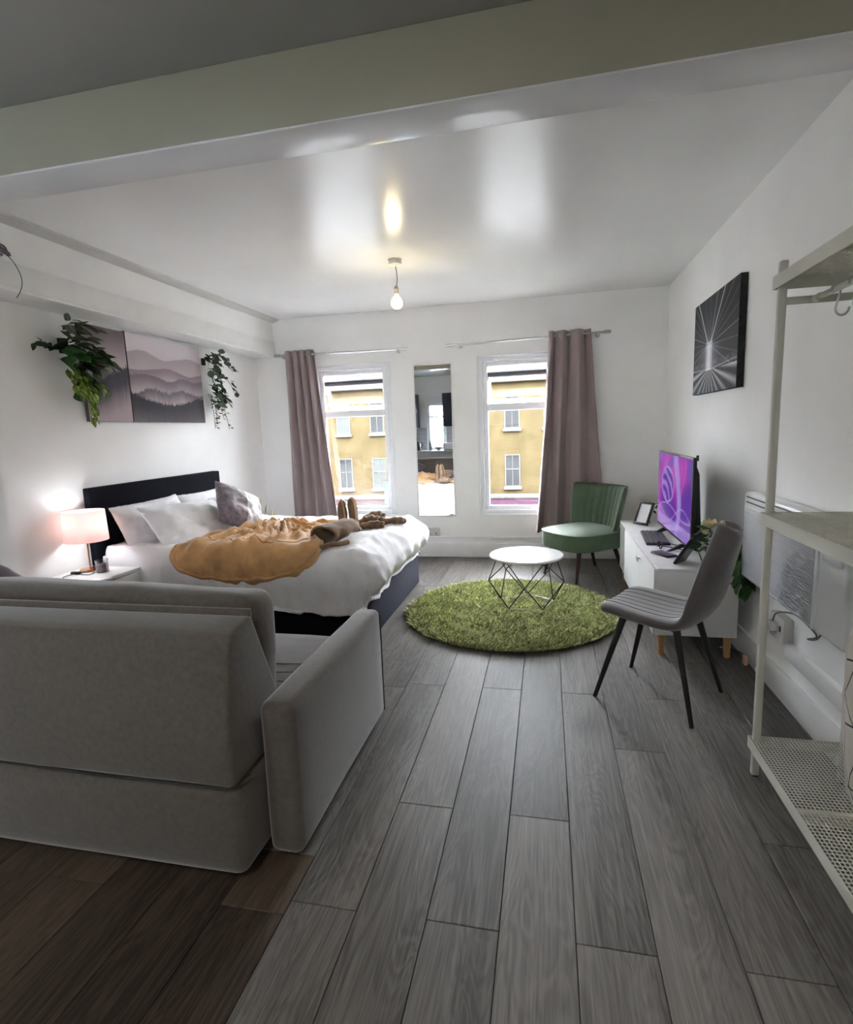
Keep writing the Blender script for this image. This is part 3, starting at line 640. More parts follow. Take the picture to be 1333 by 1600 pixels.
VELV = cushion_mat()
Mc = pose((-2.38, 3.86, 0.765), (1, -0.15, 0.75), (0, 0, 1), math.radians(-33))
o = pillow('cushion', (0.42, 0.42), 0.17, Mc, VELV, None, 9, 0.006)
uvl = o.data.uv_layers.new(name='uv'); Mi = Mc.inverted()
for lp in o.data.loops:
    q = Mi @ o.data.vertices[lp.vertex_index].co; uvl.data[lp.index].uv = (q.x / 0.42 + 0.5, q.y / 0.42 + 0.5)
tag(o, 'square purple and silver velvet cushion tipped on its corner on the bed', 'cushion')
PIPE = mat('plum_velvet', (0.13, 0.095, 0.115), 0.7, var=0.2, vscale=20, sheen=0.5)
o2 = pillow('cushion', (0.44, 0.44), 0.16, pose((-2.33, 1.855, 0.665), (0.15, 0.95, 0.5), (0, 0, 1), math.radians(38)), PIPE, None, 12, 0.006)
tag(o2, 'plum velvet cushion peeking over the left end of the sofa back', 'cushion')

# ------------------------------------------------------------------ golden fleece blanket, gathered in the middle
FLEECE = mat('golden_fleece', (0.62, 0.34, 0.135), 0.8, var=0.22, vscale=9, bump=0.12, bscale=200, sheen=0.5)
TAUPE = mat('brown_sherpa', (0.235, 0.148, 0.088), 0.9, var=0.2, vscale=18, bump=0.35, bscale=160, sheen=0.4)
bl = thing('blanket', 'golden brown fleece blanket gathered into folds on the white duvet', 'blanket', (-1.9, 3.45, ZT))
def on_bed(x, l):
    """point of the bed's upper skin, l is y measured along the cloth (below 3.10 it turns down the near side)"""
    yn = 3.10
    if l >= yn: return Vector((x, l, ZT)), Vector((0, 0, 1))
    o_, d_ = drape(yn - l, 0.10); a = min((yn - l) / 0.10, PI / 2)
    return Vector((x, yn - o_ - 0.012, ZT - d_)), Vector((0, -math.sin(a), math.cos(a)))
OUT = [(0, 0.40), (6, 0.55), (20, 0.44), (39, 0.57), (52, 0.50), (65, 0.34), (85, 0.30), (102, 0.37), (120, 0.40), (138, 0.62), (152, 0.38), (171, 0.28), (198, 0.33), (212, 0.50), (221, 0.70), (228, 0.88), (236, 0.89), (244, 0.87), (258, 0.83), (272, 0.82), (285, 0.84), (298, 0.89), (309, 0.95), (317, 0.98), (323, 0.92), (329, 0.62), (338, 0.46), (350, 0.42), (360, 0.40)]
def rout(a):
    a %= 360
    for (a0, r0), (a1, r1) in zip(OUT, OUT[1:]):
        if a0 <= a <= a1:
            k = (a - a0) / (a1 - a0); k = k * k * (3 - 2 * k); return r0 + (r1 - r0) * k
KX, KY = -1.93, 3.66
def fleece(u, v):
    a = u * 360.0; t_ = math.radians(a); r = rout(a) * (0.02 + 0.98 * v); fold = 0
    x = KX + r * math.cos(t_) * 0.78; l = KY + r * math.sin(t_)
    p, n_ = on_bed(x, l)
    main = max(0, math.cos(math.radians(a - 268))) ** 0.8
    dome = 0.035 * main * (math.sin(min(1, v * 1.02) * PI) ** 0.6)
    gather = 0.05 * math.exp(-(v * 3.2) ** 2)
    w1 = a / 360 * 2 * PI; q1 = abs(math.sin(w1 * 10 + 1.1 * math.sin(v * 4 + w1 * 2))) ; q2 = abs(math.sin(w1 * 17 + 2.1 + 2.2 * v))
    rid = (0.8 * (1 - q1) ** 2.2 + 0.5 * (1 - q2) ** 2.5) * 0.062 * (v * 4.0 if v < 0.25 else max(0.14, 1.12 - v * 0.9))
    arc = 0.020 * max(0, math.sin(v * 21 + 2.4 * math.sin(t_ * 2.3 + 1))) ** 2 * main * (v > 0.42)
    n2 = 0.012 * fbm(x * 7, l * 7, 2.2)
    hgt = 0.016 + dome + gather + rid + arc + n2
    if v > 0.93: hgt = max(0.004, hgt * (1 - ((v - 0.93) / 0.07) ** 2)) 
    return p + n_ * max(0.004, hgt)
V = [fleece(i / 200, j / 60) for i in range(200) for j in range(61)]
o = obj_np('fleece_body', V, grid_faces(200, 61, 0, True), FLEECE, bl)
md = o.modifiers.new('thickness', 'SOLIDIFY'); md.thickness = 0.008; md.offset = -1
# pleats running out from the gathered middle
for a in (200, 213, 224, 234, 245, 257, 268, 279, 291, 303, 313, 322, 335, 20, 42, 137, 175):
    n_ = 14; v1 = 0.62 if 205 < a < 325 else 0.8; P = []
    for k in range(n_):
        v = 0.05 + (v1 - 0.05) * k / (n_ - 1); P.append(fleece(((a + 5 * math.sin(k * 0.5 + a)) % 360) / 360, v) + Vector((0, 0, 0.002)))
    b = B(); tube(b, P, 0.016, 8, rr=[0.020 * math.sin(PI * (0.10 + 0.86 * k / (n_ - 1))) ** 0.7 + 0.001 for k in range(n_)]); obj('pleat', b, FLEECE, bl)
# hem rolls
b = B(); P = []
for k in range(60):
    a = 195 + k * 2.4; P.append(fleece(a / 360, 0.955) + Vector((0, -0.004, 0.004)))
tube(b, P, 0.014, 8); obj('hem_roll', b, FLEECE, bl)
b = B(); P = [fleece((203 + k * 2.3) / 360, 0.80 - 0.12 * math.sin(k / 55 * PI)) + Vector((0, -0.004, 0.004)) for k in range(56)]
tube(b, P, 0.010, 8); obj('hem_roll', b, FLEECE, bl)
# two upright folded loops
def loop_fold(c, w_, d_, h, ry, seed):
    V = []; n1, n2 = 22, 18
    for i in range(n1):
        a = 2 * PI * i / n1
        for j in range(n2):
            s = j / (n2 - 1); k = (max(0.0, 1 - max(0, (s - 0.55) / 0.45) ** 2)) ** 0.5 if s > 0.55 else 1.0
            k *= 1.0 - 0.10 * math.sin(s * PI * 1.2)
            q = Vector((w_ * k * math.cos(a), d_ * k * math.sin(a), h * s))
            q += Vector((0.006 * fbm(q.x * 20, q.z * 10, seed), 0.008 * fbm(q.y * 20, q.z * 10, seed + 3), 0))
            V.append(Vector(c) + Matrix.Rotation(ry, 3, 'Y') @ q)
    F = grid_faces(n1, n2, 0, True) + [tuple(i * n2 + n2 - 1 for i in range(n1)), tuple(i * n2 for i in range(n1))[::-1]]
    return V, F
for c, w_, d_, h, ry, sd in (((-1.452, 3.70, ZT - 0.005), 0.034, 0.055, 0.245, -0.03, 1), ((-1.385, 3.75, ZT - 0.005), 0.036, 0.06, 0.255, -0.06, 2)):
    V, F = loop_fold(c, w_, d_, h, ry, sd); lf = obj_np('folded_loop', V, F, TAUPE, bl)
    b = B(); tube(b, spline([(c[0] + 0.028, c[1] - d_ * 0.55, ZT), (c[0] + 0.026, c[1] - d_ * 0.62, ZT + h * 0.5), (c[0] + 0.012, c[1] - d_ * 0.5, ZT + h * 0.86), (c[0] - 0.005, c[1] - d_ * 0.25, ZT + h * 0.985)]), 0.006, 6); obj('edge_binding', b, FLEECE, lf)
# near rolled cuff with its mouth towards the room
cuff = []
axis = spline([(-1.405, 3.70, ZT + 0.055), (-1.375, 3.58, ZT + 0.075), (-1.355, 3.46, ZT + 0.085), (-1.37, 3.34, ZT + 0.080), (-1.41, 3.24, ZT + 0.066)], 6)
V = []; n1 = 28; rings = []
rad = [0.045, 0.055, 0.066, 0.074, 0.080, 0.086]
def cring(p, d, r, ph, sq=0.60, wob=0.30):
    d = d.normalized(); s_ = d.cross(Vector((0, 0, 1))).normalized(); u_ = s_.cross(d)
    return [p + s_ * (r * 1.15 * (1 + wob * fbm(math.cos(a), math.sin(a), ph))) * math.cos(a) + u_ * (r * sq * (1 + wob * fbm(math.sin(a) + 5, math.cos(a), ph))) * math.sin(a) for a in (2 * PI * k / n1 for k in range(n1))]
NA = len(axis)
for i, p in enumerate(axis):
    d = axis[min(i + 1, NA - 1)] - axis[max(i - 1, 0)]; k = i / (NA - 1); rings.append(cring(p, d, 0.055 + 0.052 * k, i * 0.2))
dl = axis[-1] - axis[-3]
rings.append(cring(axis[-1] + dl * 0.3, dl, 0.112, 5.2)); rings.append(cring(axis[-1] + dl * 0.25, dl, 0.094, 5.3))
for i in range(NA - 1, NA - 12, -2):
    d = axis[i] - axis[i - 1]; rings.append(cring(axis[i], d, (0.055 + 0.052 * i / (NA - 1)) * 0.80, i * 0.2))
V = [q for r_ in rings for q in r_]; nr = len(rings)
F = []
for i in range(nr - 1):
    for k in range(n1): F.append((i * n1 + k, i * n1 + (k + 1) % n1, (i + 1) * n1 + (k + 1) % n1, (i + 1) * n1 + k))
F.append(tuple(range(n1))); F.append(tuple((nr - 1) * n1 + k for k in range(n1)))
obj_np('rolled_cuff', V, F, TAUPE, bl)
b = B(); tube(b, spline([(-1.50, 3.24, ZT + 0.03), (-1.47, 3.13, ZT + 0.018), (-1.42, 3.07, ZT + 0.012), (-1.37, 3.09, ZT + 0.016), (-1.34, 3.16, ZT + 0.022), (-1.29, 3.18, ZT + 0.022), (-1.25, 3.24, ZT + 0.022)]), 0.018, 8); obj('cuff_hem', b, TAUPE, bl)
# crumpled end lying towards the window
for pts, r in (([(-1.40, 3.86, ZT + 0.03), (-1.33, 3.92, ZT + 0.05), (-1.26, 3.95, ZT + 0.04), (-1.20, 3.93, ZT + 0.03)], 0.045), ([(-1.38, 3.95, ZT + 0.05), (-1.30, 4.03, ZT + 0.07), (-1.24, 4.05, ZT + 0.05)], 0.042), ([(-1.36, 3.82, ZT + 0.02), (-1.26, 3.84, ZT + 0.03), (-1.19, 3.86, ZT + 0.025)], 0.036), ([(-1.22, 3.97, ZT + 0.03), (-1.13, 4.03, ZT + 0.03), (-1.09, 4.08, ZT + 0.015)], 0.034)):
    P = spline(pts, 6); n_ = len(P); b = B()
    tube(b, P, r, 12, rr=[r * (0.55 + 0.55 * math.sin(PI * (0.12 + 0.76 * k / (n_ - 1)))) * (1 + 0.15 * math.sin(k * 1.9)) for k in range(n_)], sy=0.75); obj('crumpled_end', b, TAUPE, bl)

# ================================================================== nightstand, lamp, candle
t = thing('nightstand', 'white bedside drawer unit between the sofa and the bed', 'nightstand', (-2.84, 2.85, 0))
b = B(); box(b, -3.03, -2.655, 2.685, 3.012, 0.02, 0.484, 0.003); obj('body', b, WHITEL, t)
b = B(); box(b, -3.04, -2.632, 2.675, 3.022, 0.484, 0.502, 0.003); obj('top', b, WHITEL, t)
for z0, z1 in ((0.035, 0.245), (0.252, 0.474)):
    b = B(); box(b, -2.655, -2.636, 2.69, 3.007, z0, z1, 0.003); d = obj('drawer', b, WHITEL, t)
    b = B(); rod(b, (-2.638, 2.85, (z0 + z1) / 2), (-2.616, 2.85, (z0 + z1) / 2), 0.008, 0.013); obj('knob', b, CHROME, d)
b = B(); box(b, -3.0, -2.67, 2.70, 2.99, 0.0, 0.022); obj('plinth', b, WHITEL, t)
COPPER = mat('rose_copper', (0.72, 0.36, 0.19), 0.25, 1.0)
LX, LY = -2.915, 2.91
t = thing('table_lamp', 'lit table lamp with pale pink drum shade and copper stem', 'lamp', (LX, LY, 0.502))
b = B(); lathe(b, [(0, 0), (0.062, 0), (0.064, 0.006), (0.060, 0.014), (0.02, 0.020), (0, 0.022)], (LX, LY, 0.502)); obj('base', b, COPPER, t)
b = B(); rod(b, (LX, LY, 0.52), (LX, LY, 0.79), 0.0055); obj('stem', b, COPPER, t)
sh = bpy.data.materials.new('pink_lamp_shade'); sh.use_nodes = True; nt = sh.node_tree; nt.nodes.clear()
out = node(nt, 'ShaderNodeOutputMaterial'); mx = node(nt, 'ShaderNodeMixShader'); d1 = node(nt, 'ShaderNodeBsdfDiffuse'); d2 = node(nt, 'ShaderNodeBsdfTranslucent'); mx.inputs[0].default_value = 0.55
d1.inputs[0].default_value = (0.88, 0.76, 0.74, 1); d2.inputs[0].default_value = (0.90, 0.70, 0.66, 1)
nt.links.new(d1.outputs[0], mx.inputs[1]); nt.links.new(d2.outputs[0], mx.inputs[2]); nt.links.new(mx.outputs[0], out.inputs[0])
b = B(); R0, R1 = 0.122, 0.128
lathe(b, [(R1, 0.700), (R0, 0.895), (R0 - 0.002, 0.895), (R1 - 0.002, 0.700)], (LX, LY, 0), 48, True); shade = obj('shade', b, sh, t)
b = B()
for k in range(3): rod(b, (LX, LY, 0.885), (LX + 0.12 * math.cos(k * 2.094), LY + 0.12 * math.sin(k * 2.094), 0.885), 0.002, n=6)
obj('spider', b, CHROME, shade)
GLOW = bpy.data.materials.new('lit_lamp_bulb'); GLOW.use_nodes = True; p = GLOW.node_tree.nodes['Principled BSDF']; p.inputs['Emission Color'].default_value = (0.86, 0.94, 1.0, 1); p.inputs['Emission Strength'].default_value = 12
b = B(); lathe(b, [(0, 0), (0.013, 0.0), (0.014, 0.02), (0.028, 0.055), (0.026, 0.08), (0, 0.095)], (LX, LY, 0.785), 20); bulb = obj('bulb', b, GLOW, t)
LAMP_W = 2.4
l = bpy.data.lights.new('lamp_light', 'POINT'); l.energy = LAMP_W; l.color = (0.84, 0.94, 1.0); l.shadow_soft_size = 0.03
lo = bpy.data.objects.new('lamp_light', l); COL.objects.link(lo); lo.location = (LX, LY, 0.845 + 0.05)
lo.location.z = 0.81
bulb.visible_shadow = True
b = B(); tube(b, spline([(LX + 0.0, LY - 0.06, 0.508), (LX + 0.03, LY - 0.11, 0.507), (LX + 0.10, LY - 0.12, 0.507), (LX + 0.09, LY - 0.06, 0.507), (LX + 0.03, LY - 0.06, 0.507), (LX - 0.02, LY - 0.12, 0.507), (LX - 0.02, LY - 0.19, 0.507), (LX + 0.02, LY - 0.225, 0.506), (LX + 0.05, LY - 0.243, 0.495), (LX + 0.06, LY - 0.247, 0.40), (LX + 0.06, LY - 0.247, 0.04)]), 0.0028, 6)
cable = obj('cable', b, mat('grey_cable', (0.10, 0.10, 0.11), 0.5), t)
b = B(); box(b, LX - 0.045, LX + 0.02, LY - 0.115, LY - 0.09, 0.502, 0.520, 0.005); obj('inline_switch', b, DARKP, cable)
t = thing('candle', 'plum candle in a clear glass jar beside the lamp', 'candle', (-2.80, 2.885, 0.502))
b = B(); lathe(b, [(0, 0), (0.036, 0), (0.038, 0.004), (0.038, 0.078), (0.0355, 0.078), (0.0355, 0.006), (0, 0.006)], (-2.80, 2.885, 0.502), 28); obj('jar', b, glass_mat('jar_glass', (0.96, 0.96, 0.97), 0.08), t)
b = B(); lathe(b, [(0, 0.0065), (0.0345, 0.0065), (0.0345, 0.052), (0, 0.050)], (-2.80, 2.885, 0.502), 28); wx = obj('wax', b, mat('plum_wax', (0.09, 0.022, 0.040), 0.4), t)
b = B(); rod(b, (-2.80, 2.885, 0.55), (-2.80, 2.885, 0.563), 0.0012, n=6); obj('wick', b, DARKP, wx)
# dried grass in a slim floor vase behind the bed
t = thing('vase', 'slim pale vase of dried grass on the floor behind the bed', 'vase', (-2.78, 4.93, 0))
b = B(); lathe(b, [(0, 0), (0.05, 0), (0.06, 0.1), (0.045, 0.3), (0.025, 0.38), (0.03, 0.42), (0.024, 0.42), (0.02, 0.37), (0, 0.3)], (-2.78, 4.93, 0)); obj('body', b, WHITEL, t)
DRY = mat('dried_grass', (0.55, 0.45, 0.28), 0.9)
for k in range(3):
    e = (-2.78 + 0.05 * (k - 0.6), 4.93 + 0.02 * k, 0.66 - 0.05 * k)
    b = B(); tube(b, spline([(-2.78, 4.93, 0.2), (-2.78 + 0.015 * (k - 1), 4.93, 0.45), e], 5), 0.002, 5); s_ = obj('stalk', b, DRY, t)
    b = B(); tube(b, spline([(e[0] - 0.008, e[1], e[2] - 0.06), e, (e[0] + 0.012, e[1], e[2] + 0.04)], 4), 0.008, 6, rr=[0.003, 0.006, 0.009, 0.009, 0.008, 0.007, 0.005, 0.003, 0.001][:len(spline([(0, 0, 0), (0, 0, 1), (0, 0, 2)], 4))]); obj('plume', b, DRY, s_)

# ================================================================== pictures
PRINT = vcol_mat('canvas_print', 0.75); CEDGE = mat('canvas_edge', (0.10, 0.095, 0.105), 0.8)
def sstep(a, b_, x):
    t_ = max(0.0, min(1.0, (x - a) / (b_ - a))); return t_ * t_ * (3 - 2 * t_)
def mixc(a, b_, k): return tuple(a[i] + (b_[i] - a[i]) * k for i in range(3))
def trees(u, s, amp): return amp * (0.5 * abs(noise.noise(Vector((u * 60, s, 0)))) + 0.5 * abs(noise.noise(Vector((u * 140, s, 3)))))
def misty_right(u, v):
    c = mixc((0.50, 0.44, 0.45), (0.62, 0.57, 0.60), sstep(0.3, 1.0, v))
    for h, am, tr, col, fade, s in ((0.78, 0.05, 0.0, (0.40, 0.34, 0.36), 0.30, 1.0), (0.60, 0.06, 0.010, (0.26, 0.20, 0.23), 0.22, 2.2), (0.53, 0.07, 0.06, (0.18, 0.14, 0.17), 0.24, 3.1), (0.36 + 0.05 * (u - 0.3), 0.07, 0.09, (0.14, 0.115, 0.14), 0.2, 4.4), (0.30 - 0.12 * math.sin(u * PI * 0.9 + 0.2), 0.05, 0.11, (0.040, 0.038, 0.052), 0.9, 5.7)):
        y = h + am * noise.noise(Vector((u * 3.1, s, 0))) * 1.6 + trees(u, s, tr)
        if v < y: c = mixc(col, (0.50, 0.43, 0.44), sstep(0, fade, y - v))
    return c
def misty_left(u, v):
    c = mixc((0.46, 0.38, 0.39), (0.145, 0.11, 0.125), sstep(0.55, 1.0, v))
    for h, tr, col, s in ((0.58, 0.08, (0.20, 0.17, 0.20), 7.1), (0.46 + 0.10 * abs(u - 0.45), 0.14, (0.045, 0.042, 0.058), 8.6)):
        y = h + 0.10 * noise.noise(Vector((u * 2.7, s, 0))) + trees(u * 0.6, s, tr)
        if v < y: c = mixc(col, (0.46, 0.38, 0.40), sstep(0.12, 0.50, y - v))
    return c
def canvas(label, y0, y1, z0, z1, fn):
    t = thing('canvas_picture', label, 'picture', (XL, (y0 + y1) / 2, z0), group='misty forest canvases above the bed')
    b = B(); box(b, XL + 0.001, XL + 0.029, y0, y1, z0, z1, 0.002); obj('stretcher', b, CEDGE, t)
    print_sheet('print', (XL + 0.0297, y0 + 0.001, z0 + 0.001), (0, y1 - y0 - 0.002, 0), (0, 0, z1 - z0 - 0.002), 200, 120, fn, PRINT, t)
canvas('narrow misty forest canvas partly behind the big trailing plant', 3.17, 3.572, 1.468, 2.118, misty_left)
canvas('wide misty forest canvas above the bed, layered grey hills', 3.582, 4.465, 1.466, 2.128, misty_right)
def bridge(u, v):
    # two cable planes meeting at a pylon, deck rushing in from below
    px_, py_ = 0.40, 0.50; c = 0.010 + 0.035 * max(0, 1 - abs(v - 0.35) * 2)
    dx, dy = u - px_, (v - py_) * 0.66
    for k in range(26):
        a = -0.35 + k * 0.155; ca, sa = math.cos(a), math.sin(a); d = abs(dx * sa - dy * ca); f = dx * ca + dy * sa
        if f > 0.02: c += 0.10 * max(0, 1 - d / 0.004) * (1 if k % 3 else 2)
    for x0, x1 in ((0.10, 0.37), (0.72, 0.44), (0.56, 0.43)):
        if v > 0.52:
            k = (1 - v) / 0.48; c += (0.45 if x0 != 0.56 else 0.10) * max(0, 1 - abs(u - (x0 + (x1 - x0) * k)) / 0.014)
    c += 0.45 * math.exp(-(dx / 0.055) ** 2) * (0.22 < v < 0.53) + 0.14 * math.exp(-(dx / 0.16) ** 2) * (0.16 < v < 0.5)
    for xa in (0.34, 0.46): c += 0.3 * max(0, 1 - abs(u - xa) / 0.010) * (0.24 < v < 0.56)
    if v < 0.24:
        a = math.atan2(u - 0.42, 0.27 - v); c = 0.03 + 0.42 * (0.5 + 0.5 * math.sin(a * 22)) ** 2 * (0.4 + v * 2.6) + 0.08 * abs(noise.noise(Vector((u * 60, v * 60, 1))))
    elif v < 0.33: c += 0.16 * abs(noise.noise(Vector((u * 55, v * 25, 0)))) + 0.22 * max(0, 1 - abs(v - 0.24 - 0.06 * abs(u - 0.42)) / 0.012)
    c *= 1.5; return (c, c, c * 1.10)
t = thing('bridge_canvas', 'black and white suspension bridge canvas on the right wall', 'picture', (XR, 3.93, 1.5))
b = B(); box(b, XR - 0.040, XR - 0.001, 3.462, 4.405, 1.503, 2.120, 0.002); obj('stretcher', b, mat('black_canvas_edge', (0.02, 0.02, 0.022), 0.8, var=0.5, vscale=30), t)
print_sheet('print', (XR - 0.0407, 4.404, 1.504), (0, -0.941, 0), (0, 0, 0.615), 190, 130, bridge, PRINT, t)

# ================================================================== trailing artificial plants
def leaf_mesh(name, m, w_=0.45, curl=0.18, n=4, tip=1.4, stripes=None):
    V = []; F = []
    for i in range(n + 1):
        s = i / n; r = w_ * (math.sin(PI * min(1, s ** (1 / tip) * 0.97 + 0.03)) ** 0.8) * 0.5
        z = -curl * s * s
        V += [(-r, s, z + 0.10 * r), (0, s, z), (r, s, z + 0.10 * r)]
    for i in range(n):
        for k in (0, 1): F.append((i * 3 + k, i * 3 + k + 1, i * 3 + 4 + k, i * 3 + 3 + k))
    me = bpy.data.meshes.new(name); me.from_pydata(V, [], F)
    me.materials.append(m); 
    if stripes:
        me.materials.append(stripes)
        for i, p in enumerate(me.polygons): p.material_index = (i // 2) % 2 if False else 0
    me.polygons.foreach_set('use_smooth', [True] * len(me.polygons)); return me
def leaf_mat(name, a, b_, rough=0.4, scale=(6, 1.2, 1)):
    m = mat(name, a, rough, spec=0.5); nt = m.node_tree; p = nt.nodes['Principled BSDF']
    rp = [n_ for n_ in nt.nodes if n_.type == 'VALTORGB'][0]; nz = [n_ for n_ in nt.nodes if n_.type == 'TEX_NOISE'][0]; mp = [n_ for n_ in nt.nodes if n_.type == 'MAPPING'][0]
    mp.inputs['Scale'].default_value = scale; nz.inputs['Scale'].default_value = 1.6
    rp.color_ramp.elements[0].position = 0.40; rp.color_ramp.elements[1].position = 0.58
    rp.color_ramp.elements[0].color = (*a, 1); rp.color_ramp.elements[1].color = (*b_, 1)
    p.inputs['Subsurface Weight'].default_value = 0.0
    return m
LSTR = leaf_mesh('striped_leaf', leaf_mat('striped_leaf_green', (0.030, 0.055, 0.025), (0.22, 0.26, 0.16), scale=(14, 0.8, 1)), 0.42, 0.25)
LDRK = leaf_mesh('dark_leaf', leaf_mat('dark_leaf_green', (0.008, 0.030, 0.010), (0.018, 0.060, 0.016)), 0.5, 0.2)
LMID = leaf_mesh('mid_leaf', leaf_mat('mid_leaf_green', (0.020, 0.085, 0.018), (0.05, 0.16, 0.03)), 0.55, 0.22)
LVAR = leaf_mesh('variegated_leaf', leaf_mat('variegated_leaf_green', (0.045, 0.15, 0.018), (0.42, 0.50, 0.09), scale=(4, 1.0, 1)), 0.55, 0.25)
LEUC = leaf_mesh('round_leaf', leaf_mat('round_leaf_green', (0.045, 0.085, 0.050), (0.14, 0.18, 0.12)), 0.85, 0.12, tip=1.0)
LPAL = leaf_mesh('pale_round_leaf', leaf_mat('pale_round_leaf_green', (0.10, 0.15, 0.06), (0.28, 0.32, 0.18)), 0.9, 0.12, tip=1.0)
LBUR = leaf_mesh('burgundy_leaf', leaf_mat('burgundy_leaf', (0.035, 0.008, 0.016), (0.06, 0.012, 0.02)), 0.95, 0.1, tip=1.0)
rng = random.Random(11)
def leaf(root, me, p, d, size, spin=None, parent=None):
    d = Vector(d).normalized(); q = d.to_track_quat('Y', 'Z').to_matrix().to_4x4()
    M = Matrix.Translation(Vector(p)) @ q @ Matrix.Rotation(spin if spin is not None else rng.uniform(-0.9, 0.9), 4, 'Y') @ Matrix.Scale(size, 4)
    o = bpy.data.objects.new('leaf', me); COL.objects.link(o); o.parent = parent or root
    o.matrix_local = root_inv(root) @ M
    return o
STEMM = mat('plant_stem', (0.05, 0.09, 0.03), 0.6)
def strand(root, pts, me, n, size, spread=0.03, hang=0.7, face=(1, 0, 0), r=0.0022):
    P = spline(pts, 8); b = B(); tube(b, P, r, 5); obj('stem', b, STEMM, root)
    for k in range(n):
        f = (k + 0.5) / n * (len(P) - 1); i = int(f); p = P[i].lerp(P[min(i + 1, len(P) - 1)], f - i)
        tn = (P[min(i + 1, len(P) - 1)] - P[max(i - 1, 0)]).normalized(); side = 1 if k % 2 else -1
        out = Vector((rng.uniform(0.1, 0.9) * (1 if face[0] > 0 else -1) if face[0] else rng.uniform(-1, 1), side * rng.uniform(0.4, 1.0), rng.uniform(-0.4, 0.3)))
        leaf(root, me, p + Vector((rng.uniform(0, spread), rng.uniform(-spread, spread) * 0.4, 0)), out * (1 - hang * 0.5) + tn * hang, size * rng.uniform(0.75, 1.2))
t = thing('trailing_plant', 'big trailing artificial plant with mixed green leaves, left of the canvases', 'plant', (XL, 3.03, 1.95))
b = B(); lathe(b, [(0, 1.90), (0.026, 1.90), (0.030, 1.99), (0.026, 1.99), (0.022, 1.92), (0, 1.92)], (XL + 0.032, 3.03, 0), 16); obj('wall_pot', b, mat('dark_wall_pot', (0.02, 0.03, 0.02), 0.6), t)
W_ = XL + 0.07
for k in range(56):   # striped leaves spilling over the top and the right edge
    a = k / 55; y = 3.0 + rng.uniform(-0.06, 0.07) + 0.14 * a; z = 2.085 - 0.29 * a + rng.uniform(-0.03, 0.03)
    leaf(t, LSTR, (W_ + rng.uniform(0, 0.09), y, z), (rng.uniform(0.2, 0.9), rng.uniform(-0.3, 1.0), rng.uniform(-0.5, 0.35)), rng.uniform(0.085, 0.12))
strand(t, [(W_, 3.03, 2.0), (W_ + 0.06, 3.10, 1.98), (W_ + 0.08, 3.20, 1.90), (W_ + 0.08, 3.25, 1.82)], LSTR, 14, 0.085)
strand(t, [(W_, 3.03, 2.02), (W_ + 0.06, 3.08, 2.07), (W_ + 0.08, 3.17, 2.055)], LSTR, 8, 0.08)
for k in range(30):   # broad dark leaves in the heart, reaching left
    y = 3.04 + rng.uniform(-0.12, 0.10); z = 1.90 + rng.uniform(-0.09, 0.07)
    leaf(t, LDRK if k % 3 else LMID, (W_ + rng.uniform(-0.01, 0.10), y, z), (rng.uniform(0.1, 0.8), rng.uniform(-1.0, 0.5), rng.uniform(-0.5, 0.25)), rng.uniform(0.10, 0.15))
strand(t, [(W_, 3.0, 1.93), (W_ + 0.02, 2.90, 1.92), (W_ + 0.02, 2.83, 1.925)], LDRK, 7, 0.11, hang=0.9)
leaf(t, LMID, (W_, 2.84, 1.945), (0.3, -0.8, 0.5), 0.06); leaf(t, LMID, (W_, 2.785, 1.925), (0.4, -0.5, -0.8), 0.055)
b = B(); tube(b, [(W_, 2.85, 1.925), (W_, 2.78, 1.915)], 0.0015, 5); obj('stem', b, STEMM, t)
for k in range(26):
    a = k / 25; leaf(t, LDRK if k % 2 else LMID, (W_ + rng.uniform(0, 0.06), 2.98 + 0.12 * rng.random() + 0.05 * a, 1.84 - 0.20 * a), (rng.uniform(0.2, 0.8), rng.uniform(-1, 0.9), rng.uniform(-0.9, -0.1)), rng.uniform(0.07, 0.10))
for pts, n, s in (([(W_, 3.02, 1.84), (W_ + 0.05, 3.02, 1.72), (W_ + 0.05, 3.08, 1.62), (W_ + 0.04, 3.10, 1.54), (W_ + 0.03, 3.11, 1.475)], 26, 0.062), ([(W_, 3.04, 1.82), (W_ + 0.06, 3.10, 1.73), (W_ + 0.06, 3.18, 1.70), (W_ + 0.05, 3.215, 1.66)], 14, 0.07), ([(W_, 3.0, 1.80), (W_ + 0.05, 2.98, 1.70), (W_ + 0.05, 3.02, 1.63)], 12, 0.072), ([(W_, 3.05, 1.8), (W_ + 0.05, 3.08, 1.68), (W_ + 0.05, 3.14, 1.60)], 12, 0.07)):
    strand(t, pts, LVAR, n, s)
t = thing('trailing_plant', 'smaller trailing plant of round leaves, at the window end of the canvases', 'plant', (XL, 4.53, 1.95))
b = B(); lathe(b, [(0, 1.98), (0.018, 1.98), (0.02, 2.04), (0.017, 2.04), (0.015, 2.0), (0, 2.0)], (XL + 0.022, 4.53, 0), 14); obj('wall_pot', b, mat('dark_wall_pot', (0.02, 0.03, 0.02), 0.6), t)
W_ = XL + 0.05
for k in range(84):
    a = k / 83; leaf(t, LEUC if k % 3 else LDRK, (W_ + rng.uniform(0, 0.09), 4.53 + rng.uniform(-0.06, 0.09) + 0.06 * a, 2.09 - 0.48 * a + rng.uniform(-0.03, 0.03)), (rng.uniform(0.1, 0.9), rng.uniform(-0.8, 0.9), rng.uniform(-0.9, 0.2)), rng.uniform(0.06, 0.085))
strand(t, [(W_, 4.55, 2.06), (W_ + 0.05, 4.64, 2.08), (W_ + 0.06, 4.74, 2.02), (W_ + 0.06, 4.86, 1.95)], LEUC, 14, 0.05)
